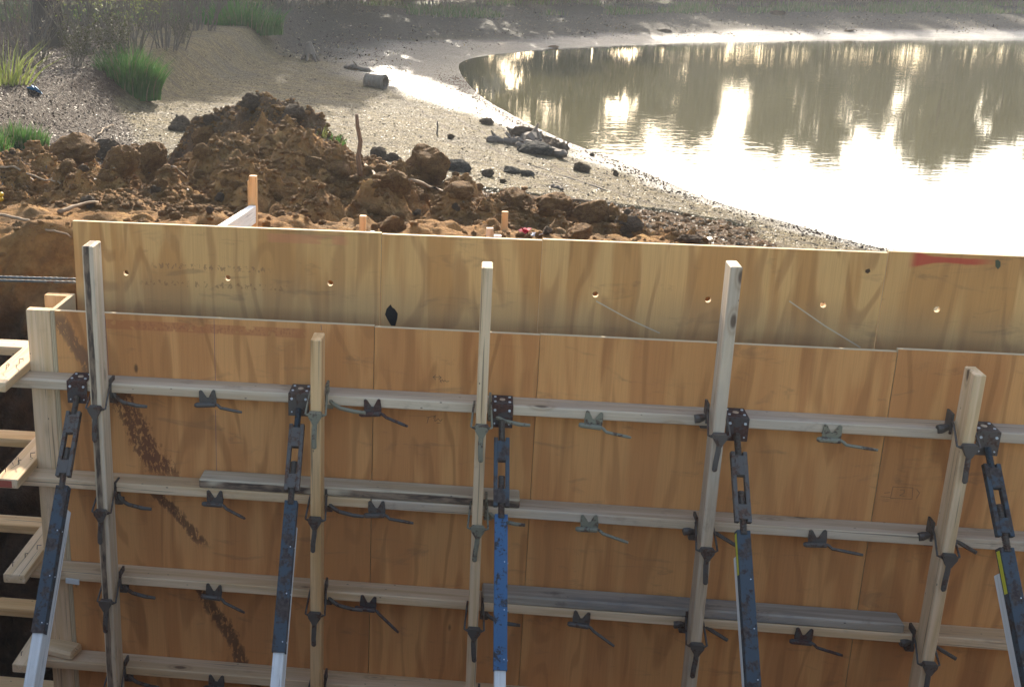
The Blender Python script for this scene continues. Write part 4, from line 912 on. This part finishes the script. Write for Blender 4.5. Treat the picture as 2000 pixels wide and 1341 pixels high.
for x_ in (-L_/2, L_/2-.02): 
    ring = [(x_, rO*1.04*math.cos(2*math.pi*k/seg), rO*1.04*math.sin(2*math.pi*k/seg)) for k in range(seg+1)]; mb.tube(ring, .012, 5, cap=False)
mb.build('pipe_rim', PIPE, root)
# stump with roots
p = hit(605, 118); root = empty('tree_stump', p); tag(root, 'small dark tree stump standing on spread roots in the mud', 'stump')
mb = MB(); mb.tube([(0, 0, .12), (-.02, 0, .25), (-.03, 0, .34), (-.05, 0, .36)], [.13, .10, .07, .03], 8); mb.build('stump_trunk', DEADW, root)
for k in range(6):
    a = k*1.05+.3; mb = MB(); mb.tube([(0, 0, .2), (.1*math.cos(a), .1*math.sin(a), .12), (.2*math.cos(a), .2*math.sin(a), -.02)], [.05, .035, .02], 6); mb.build('root', DEADW, root)
log(675, 133, 722, 141, .06, 'dark log lying on the shaded mud above the pipe', 1)
# litter
def litter(px, py, s, colr, label, n_=3, name='litter'):
    p = hit(px, py); mb = MB(); mt = mat_plain(name+'_col', colr, .5)
    for k in range(n_):
        a = random.random()*6.28; c = Vector((random.uniform(-s, s), random.uniform(-s, s), s*.5)); u = Vector((math.cos(a), math.sin(a), random.uniform(-.5, .5)))*s; v = Vector((-math.sin(a), math.cos(a), random.uniform(.2, 1)))*s*.7
        mb.add([c-u-v, c+u-v, c+u+v, c-u+v*1.2, c-u-v+Vector((0, 0, .003)), c+u-v+Vector((0, 0, .003)), c+u+v+Vector((0, 0, .003)), c-u+v*1.2+Vector((0, 0, .003))], [(0, 1, 2, 3), (7, 6, 5, 4), (0, 4, 5, 1), (2, 6, 7, 3)])
    o = mb.build(name, mt); o.location = p; tag(o, label, 'litter')
litter(72, 181, .05, (.03, .28, .55), 'scrap of blue litter on the brown leaves at the left'); litter(1028, 459, .022, (.65, .03, .06), 'crumpled red litter on the dirt right of the orange stake', 4); litter(1044, 461, .012, (.7, .68, .65), 'tiny white scrap beside the red litter', 2)
litter(1055, 465, .012, (.7, .68, .65), 'second tiny white scrap further right of the red litter', 1); litter(1378, 470, .03, (.26, .27, .28), 'grey crumpled sheet on the mud near the shore behind the form', 3); litter(300, 135, .035, (.75, .72, .7), 'white scrap caught at the right side of the tall grass clump', 2)
p = hit(2, 395); mb = MB(); V_, F_ = I2
for k, (dx_, dz_) in enumerate(((0, .02), (0.004, .05))): mb.add([(v[0]*.018+dx_, v[1]*.018, v[2]*.017+dz_) for v in V_], [tuple(f) for f in F_])
o = mb.build('yellow_ball_litter', mat_plain('yellow_plastic', (.75, .42, .01), .35), smooth=True); o.location = p; tag(o, 'two joined yellow plastic balls on the dirt at the left edge', 'litter')

# ================================================================== VEGETATION
def fol(name, a, b, tr=.35):
    n = NT(name); P = n.n('NewGeometry').outputs['Position']; f = n.noise(P, 2.0, 3); g = n.noise(P, 17, 2)
    c = n.mix(n.ramp(n.math('ADD', n.math('MULTIPLY', f, .6), n.math('MULTIPLY', g, .4)), .35, .65), a, b); n.col(c); n.rough(.55); n.spec(.3)
    t = n.n('BsdfTranslucent'); n.set(t.inputs[0], c); mx = n.n('MixShader'); mx.inputs[0].default_value = tr; n.t.links.new(n.b.outputs[0], mx.inputs[1]); n.t.links.new(t.outputs[0], mx.inputs[2]); n.t.links.new(mx.outputs[0], n.out.inputs[0]); return n.m
G_IRIS = fol('iris_green', (.035, .105, .018), (.075, .17, .03), .4); G_GRASS = fol('grass_green', (.07, .13, .025), (.13, .17, .05), .4); G_LEAF = fol('leaf_olive', (.042, .044, .014), (.08, .075, .025), .3); G_YOUNG = fol('young_leaf', (.16, .20, .04), (.24, .26, .07), .5); G_DRY = fol('dry_grass', (.24, .20, .11), (.14, .11, .06), .3)
BARK = mat_plain('bark', (.075, .058, .045), .9, .5, 8, .1); TWIG = mat_plain('twig', (.15, .12, .09), .85, .4, 10, .2)
def blades(N, R, h, w_, lean, seed, seg=3, ell=1.0):
    rs = np.random.default_rng(seed); V = []; F = []
    for i in range(N):
        a = rs.random()*6.28; r = R*math.sqrt(rs.random()); x, y = r*math.cos(a), r*math.sin(a)*ell; H = h*rs.uniform(.35, 1.15)*(1-.55*(r/R)**2); b = a+rs.normal()*.9*(1.3-r/R); ln = lean*rs.uniform(.1, 1)*H*(.5+1.3*r/R); ww = w_*rs.uniform(.6, 1.2); c = rs.random()*6.28
        n0 = len(V)
        for k in range(seg+1):
            t = k/seg; px, py, pz = x+math.cos(b)*ln*t*t, y+math.sin(b)*ln*t*t, -.25*h*(1-t)+H*(t-.25*lean*t**3); hw = ww*(1-t*t*.95)/2
            V += [(px-math.cos(c)*hw, py-math.sin(c)*hw, pz), (px+math.cos(c)*hw, py+math.sin(c)*hw, pz)]
        for k in range(seg): F.append((n0+2*k, n0+2*k+1, n0+2*k+3, n0+2*k+2))
    return V, F
def grass_clump(px, py, R, h, N, w_, lean, mat, label, seed, name='grass_clump', ell=.6, loc=None):
    V, F = blades(N, R, h, w_, lean, seed, 3, ell); o = link(bpy.data.objects.new(name, np_mesh(name, V, F, [mat, G_DRY], True, mi=np.repeat((np.random.default_rng(seed).random(N) < .12).astype(int), 3)))); o.location = loc if loc else hit(px, py)-Vector((0, 0, .02)); tag(o, label, 'plant'); return o
grass_clump(250, 168, .42, .60, 1300, .022, .5, G_IRIS, 'tall green iris clump on the leafy bank', 21, 'iris_clump')
grass_clump(35, 278, .30, .25, 900, .009, .35, G_IRIS, 'bright green grass patch at the left edge beside the dirt', 22, ell=.5); grass_clump(-40, 285, .3, .27, 500, .009, .35, G_IRIS, 'green grass patch cut by the left frame edge', 23, ell=.5)
grass_clump(470, 48, .9, .7, 800, .035, .5, G_IRIS, 'dark green reed clump in the shade of the far left bank', 24, 'reed_clump'); grass_clump(642, 272, .14, .11, 90, .010, 1.0, G_IRIS, 'low green weeds on the right shoulder of the spoil heap', 25, 'weed_tuft')
grass_clump(620, 262, .08, .12, 40, .006, .7, G_YOUNG, 'thin pale weed beside the low green weeds', 26, 'weed_tuft')
grass_clump(4, 165, .30, .75, 160, .02, .8, G_YOUNG, 'yellow green reeds at the left edge', 27, 'reed_clump')
# shrubs of thin twigs
def shrub_meshes(seed, H, W, stems, leafn, leafs, leafmat_):
    rs = random.Random(seed); mb = MB(); tips = []
    for s in range(stems):
        a = rs.random()*6.28; r = W*.25*rs.random(); p = Vector((math.cos(a)*r, math.sin(a)*r, -.03)); d = Vector((math.cos(a)*rs.uniform(.05, .6), math.sin(a)*rs.uniform(.05, .6), 1)).normalized(); L = H*rs.uniform(.6, 1.1); n_ = 6; pts = [p.copy()]
        for k in range(n_):
            d = (d+Vector((rs.uniform(-.22, .22), rs.uniform(-.22, .22), rs.uniform(-.05, .12)))).normalized(); p = p+d*L/n_; pts.append(p.copy())
            if k > 0:
                for _ in range(2):
                    q = p.copy(); e = (d+Vector((rs.uniform(-1, 1), rs.uniform(-1, 1), rs.uniform(-.2, .7)))).normalized(); tw = [q.copy()]
                    for _k in range(3): e = (e+Vector((rs.uniform(-.3, .3), rs.uniform(-.3, .3), .1))).normalized(); q = q+e*L*.10; tw.append(q.copy()); tips.append(q.copy())
                    mb.tube(tw, [.0045, .003, .0025, .0015], 3, cap=False)
        mb.tube(pts, [.012*(1-.75*i/n_)*(H/1.5)**.5 for i in range(n_+1)], 4, cap=False); tips.append(p.copy())
    me_t = mb.mesh('twigs', TWIG); V = []; F = []
    for k in range(leafn):
        t = rs.choice(tips)+Vector((rs.gauss(0, .05), rs.gauss(0, .05), rs.gauss(0, .05))); s = leafs*rs.uniform(.5, 1.2); u = Vector((rs.gauss(0, 1), rs.gauss(0, 1), rs.gauss(0, 1))).normalized(); v = u.orthogonal().normalized(); n0 = len(V); V += [t-u*s, t+v*s*.5, t+u*s, t-v*s*.5]; F.append((n0, n0+1, n0+2, n0+3))
    me_l = np_mesh('foliage', [tuple(v) for v in V], F, leafmat_, False) if V else None
    return me_t, me_l
def place_plant(name, me_t, me_l, p, sc, rz, label, cat, group=None, tn='twigs', ln='foliage'):
    root = empty(name, p, (0, 0, rz)); root.scale = (sc, sc, sc); tag(root, label, cat, group)
    link(bpy.data.objects.new(tn, me_t), root)
    if me_l: link(bpy.data.objects.new(ln, me_l), root)
    return root
SH4 = shrub_meshes(4, 1.7, 2.2, 22, 5200, .05, G_LEAF); SH5 = shrub_meshes(5, 1.4, 2.0, 26, 2600, .04, G_DRY); SH1 = shrub_meshes(1, 1.9, 1.0, 16, 500, .028, G_YOUNG); SH2 = shrub_meshes(2, 1.6, 1.2, 20, 160, .025, G_DRY); SH3 = shrub_meshes(3, 1.1, .9, 18, 900, .030, G_LEAF)
sl = [(170, 105, SH1, .9, 'sparse shrub with yellow green buds right of the big trunk'), (245, 95, SH1, .8, 'bare stemmed shrub behind the iris clump'), (330, 95, SH2, .95, 'leafless twiggy shrub above the right side of the iris clump'), (290, 60, SH2, 1.1, 'grey leafless shrub in the upper left thicket'), (385, 60, SH2, 1.2, 'reddish bare shrub at the right end of the thicket'),
      (355, 85, SH3, .42, 'low green bush at the right corner of the thicket'), (215, 130, SH3, .6, 'low leafy bush hugging the left side of the iris clump'), (150, 130, SH3, .5, 'low leafy bush between trunk and iris clump'), (20, 150, SH2, .7, 'thin dry shrub at the left edge above the grass patch'), (320, 30, SH2, 1.4, 'tall thin shrub in the back of the thicket'), (180, 50, SH2, 1.2, 'grey twiggy shrub behind the big trunk'),
      (430, 30, SH3, 1.3, 'dark leafy bush on the shaded far left bank'), (560, 18, SH2, 1.8, 'grey thicket bush on the shaded far bank')]
sl += [(110, 60, SH2, 1.2, 'bare shrub directly behind the big trunk foot'), (270, 110, SH1, .8, 'leafy twig shrub rising out of the iris clump'), (60, 120, SH2, .8, 'dry twiggy shrub left of the big trunk foot'), (200, 20, SH2, 1.5, 'grey brush high in the upper left thicket'), (400, 15, SH2, 1.6, 'reddish brown brush at the top of the thicket'), (520, 8, SH3, 1.4, 'dark bush right of the dark reed clump')]
for px, py, me2, sc, lb in sl: place_plant('shrub', me2[0], me2[1], hit(px, py), sc, random.random()*6, lb, 'shrub')
# trees
def tree_meshes(seed, H, R, crown, leafn, leafs, lm, trunk_r=.2, dens=1.0):
    rs = random.Random(seed); mb = MB(); p = Vector((0, 0, -.2)); d = Vector((0, 0, 1)); pts = [p.copy()]; n_ = 9; tips = []
    for k in range(n_): d = (d+Vector((rs.uniform(-.06, .06), rs.uniform(-.06, .06), 0))).normalized(); p = p+d*H/n_; pts.append(p.copy())
    rad = [trunk_r*(1-.85*i/n_)*(1.5 if i == 0 else 1) for i in range(n_+1)]; mb.tube(pts, rad, 9, cap=False)
    for k in range(26):
        t = rs.uniform(crown, .98); i = min(int(t*n_), n_-1); b = pts[i].lerp(pts[i+1], t*n_-i); a = rs.random()*6.28; L = R*(1.15-t*.65)*rs.uniform(.6, 1.1); e = Vector((math.cos(a), math.sin(a), rs.uniform(.15, .9))).normalized(); q = b.copy(); br = [q.copy()]
        for j in range(5):
            e = (e+Vector((rs.uniform(-.25, .25), rs.uniform(-.25, .25), rs.uniform(-.1, .2)))).normalized(); q = q+e*L/5; br.append(q.copy())
            if j > 0:
                tips.append(q.copy())
                for _ in range(2):
                    f = (e+Vector((rs.uniform(-.9, .9), rs.uniform(-.9, .9), rs.uniform(-.3, .6)))).normalized(); w1 = q+f*L*.16; w2 = w1+(f+Vector((0, 0, .3)))*L*.12; mb.tube([q, w1, w2], [.018, .012, .006], 3, cap=False); tips += [w1, w2]
        mb.tube(br, [trunk_r*.28*(1-.8*j/5) for j in range(6)], 5, cap=False)
    me_t = mb.mesh('trunk', BARK); n2 = np.random.default_rng(seed); T = np.array([t[:] for t in tips]); idx = n2.integers(0, len(T), leafn)
    C = T[idx]+n2.normal(0, .22*R/2.5, (leafn, 3)); U = n2.normal(size=(leafn, 3)); U /= np.linalg.norm(U, axis=1)[:, None]; Wv = n2.normal(size=(leafn, 3)); Vv = np.cross(U, Wv); Vv /= np.linalg.norm(Vv, axis=1)[:, None]
    s = leafs*n2.uniform(.5, 1.3, (leafn, 1)); P = np.stack([C-U*s, C+Vv*s*.6, C+U*s, C-Vv*s*.6], 1).reshape(-1, 3); i = np.arange(leafn)*4; F = np.stack([i, i+1, i+2, i+3], 1)
    return me_t, np_mesh('crown', P, F, lm, False)
TD = [tree_meshes(11, 9.5, 3.2, .10, 13000, .14, G_LEAF, .2), tree_meshes(12, 8.0, 3.0, .08, 13000, .13, G_LEAF, .18), tree_meshes(13, 10.5, 2.8, .35, 5000, .12, G_LEAF, .17)]
TB = [tree_meshes(14, 9.0, 2.8, .35, 1500, .08, G_YOUNG, .17), tree_meshes(15, 7.5, 2.4, .3, 700, .07, G_DRY, .15)]
# big near trunk at the left
p = hit(97, 90); r_ = place_plant('tree', *tree_meshes(16, 9, 3.2, .38, 2600, .07, G_YOUNG, .22), p, 1.0, 1.0, 'big dark tree trunk at the upper left beside the thicket', 'tree', None, 'trunk', 'crown')
trees = [(-12.5, 24, TB[0], .9, 'young tree left behind the big trunk, out at the frame corner'), (-15, 30, TD[1], 1.0, 'dense tree beyond the left bank, furthest left'),
  (-9.0, 37.5, TD[0], 1.15, 'dense tree behind the upper left thicket'), (-6.2, 36.8, TD[1], 1.3, 'dense tree above the dark reed clump'), (-3.7, 36.5, TD[0], 1.08, 'dense tree above the shaded left mud'), (-4.9, 31.0, TD[1], .9, 'dense tree nearest behind the dark reed clump'),
  (.9, 43.5, TD[1], 1.0, 'dense tree behind the head of the pond'), (-1.5, 41, TD[0], .95, 'dense tree left of the pond head'), (3.7, 45.5, TD[0], .85, 'dense tree just right of the pond head'), (-12, 33, TD[1], 1.1, 'dense tree deep in the upper left corner')]
for x, y, me2, sc, lb in trees: place_plant('tree', me2[0], me2[1], Vector((x, y, float(Z([x], [y])[0]))), sc, random.random()*6, lb, 'tree', 'trees round the pond', 'trunk', 'crown')
# line of trees beyond the far bank: (x, y, kind, scale)
far = [(x_, y_+3, m_, s_*.78) for x_, y_, m_, s_ in [(12.0, 50, TD[1], .8), (14.0, 60, TD[1], .62), (17.0, 57, TD[0], .8), (20.8, 52, TD[1], .62), (28.4, 62, TD[1], .7), (22, 47, TD[0], .72), (14.6, 46, TD[1], .7), (20.6, 59, TD[1], .6), (27.6, 54, TD[0], .72), (6.5, 47, TD[1], .85), (9.0, 49, TD[0], .78), (11.0, 48, TD[1], .8), (15.6, 51, TD[0], .80), (18.2, 52, TD[1], .95), (23.2, 52, TD[0], .86), (25.6, 54, TD[1], .92), (30.5, 55, TD[0], .78), (33.0, 56, TD[1], .85), (36.0, 56, TB[0], .8), (38.5, 58, TD[1], .8), (43, 60, TD[0], .8), (47, 58, TD[0], .8), (53, 60, TD[1], .9), (60, 58, TD[2], .8)]]
nm_ = ['first', 'second', 'third', 'fourth', 'fifth', 'sixth', 'seventh', 'eighth', 'ninth', 'tenth', 'eleventh', 'twelfth', 'thirteenth', 'fourteenth', 'fifteenth', 'sixteenth', 'seventeenth', 'eighteenth', 'nineteenth', 'twentieth', 'twenty-first', 'twenty-second', 'twenty-third', 'twenty-fourth', 'twenty-fifth']
far.sort(key=lambda q: (q[0]-1.6)/(q[1]+3.9))
for i, (x, y, me2, sc) in enumerate(far):
    place_plant('tree', me2[0], me2[1], Vector((x, y, float(Z([x], [y])[0]))), sc, random.random()*6, '%s tree from the left in the row beyond the far bank, mirrored in the pond' % nm_[i], 'tree', 'trees beyond the far bank', 'trunk', 'crown')
# second, more distant wood closes the horizon
for i in range(44):
    x = -60+i*3.9+random.uniform(-1, 1); y = 82+random.uniform(-7, 9); me2 = random.choice(TD[:2]); tn_ = (x-1.6)/(y+3.9)
    if min(abs(tn_-.217), abs(tn_-.34), abs(tn_-.467)) < .012: continue
    place_plant('tree', me2[0], me2[1], Vector((x, y, float(Z([x], [y])[0]))), random.uniform(.6, .8), random.random()*6, 'distant tree in the wood far beyond the pond', 'tree', 'distant wood', 'trunk', 'crown')
# brush along the far bank top
k = 0
for i in range(46):
    px = 600+i*31+random.uniform(-12, 12); py = random.uniform(2, 16); p = hit(px, py); me2 = random.choice([SH2, SH4, SH4, SH5])
    place_plant('bank_brush', me2[0], me2[1], p, random.uniform(.7, 1.2), random.random()*6, 'low scrubby bush on top of the far bank', 'bush', 'scrub along the far bank')
def samp_far(rs, N):
    x = rs.uniform(-4, 34, N*4); y = rs.uniform(33, 52, N*4); d = sdist(x, y); k = (d > 5.0+.8*fbm(x*.4, y*.4, 2, 5)) & (d < 12) & (fbm(x*.45, y*.45, 3, 33) > .02); return x[k][:N], y[k][:N]
def grass_stuff(name, N, sampler, h, w_, mats, seed, label):
    rs = np.random.default_rng(seed); x, y = sampler(rs, N); z = Z(x, y); N = len(x); a = rs.random(N)*6.28; hh = h*rs.uniform(.4, 1.2, N); b = rs.random(N)*6.28; ln = hh*rs.uniform(.1, .7, N); ww = w_*rs.uniform(.6, 1.2, N)
    B1 = np.stack([x-np.cos(a)*ww, y-np.sin(a)*ww, z-.01], 1); B2 = np.stack([x+np.cos(a)*ww, y+np.sin(a)*ww, z-.01], 1); T = np.stack([x+np.cos(b)*ln, y+np.sin(b)*ln, z+hh], 1)
    P = np.stack([B1, B2, T], 1).reshape(-1, 3); o = link(bpy.data.objects.new(name, np_mesh(name, P, np.arange(N*3).reshape(-1, 3), mats, False, mi=rs.integers(0, len(mats), N)))); tag(o, label, 'grass', kind='stuff')
grass_stuff('bank_grass', 30000, samp_far, .22, .02, [G_GRASS, G_GRASS, G_DRY], 8, 'rough green grass growing along the top of the far bank')
def samp_lg(rs, N):
    x = rs.uniform(-20, -5, N*3); y = rs.uniform(17, 34, N*3); k = fbm(x*.5, y*.5, 2, 15)+sm(y, 18, 22)*.5-.3 > rs.random(len(x))*.4-.2; return x[k][:N], y[k][:N]
grass_stuff('lawn_grass', 20000, samp_lg, .12, .012, [G_GRASS, G_GRASS, G_DRY], 9, 'short sunlit grass behind the big trunk at the upper left')
# thin haze volume added to lift far shadows, standing in for lens flare
n = NT('veil_haze'); n.t.nodes.remove(n.b); v = n.t.nodes.new('ShaderNodeVolumePrincipled'); v.inputs['Color'].default_value = (.90, .94, 1.0, 1); v.inputs['Density'].default_value = .0010; v.inputs['Anisotropy'].default_value = .45
n.t.links.new(v.outputs[0], n.out.inputs['Volume'])
o = MB().box(-62, 95, -30, 112, -4.2, 16).build('added_haze', n.m); tag(o, 'added thin pale haze veiling the shadows over pond and banks', 'added_haze', kind='stuff')
print('objects', len(S.objects))
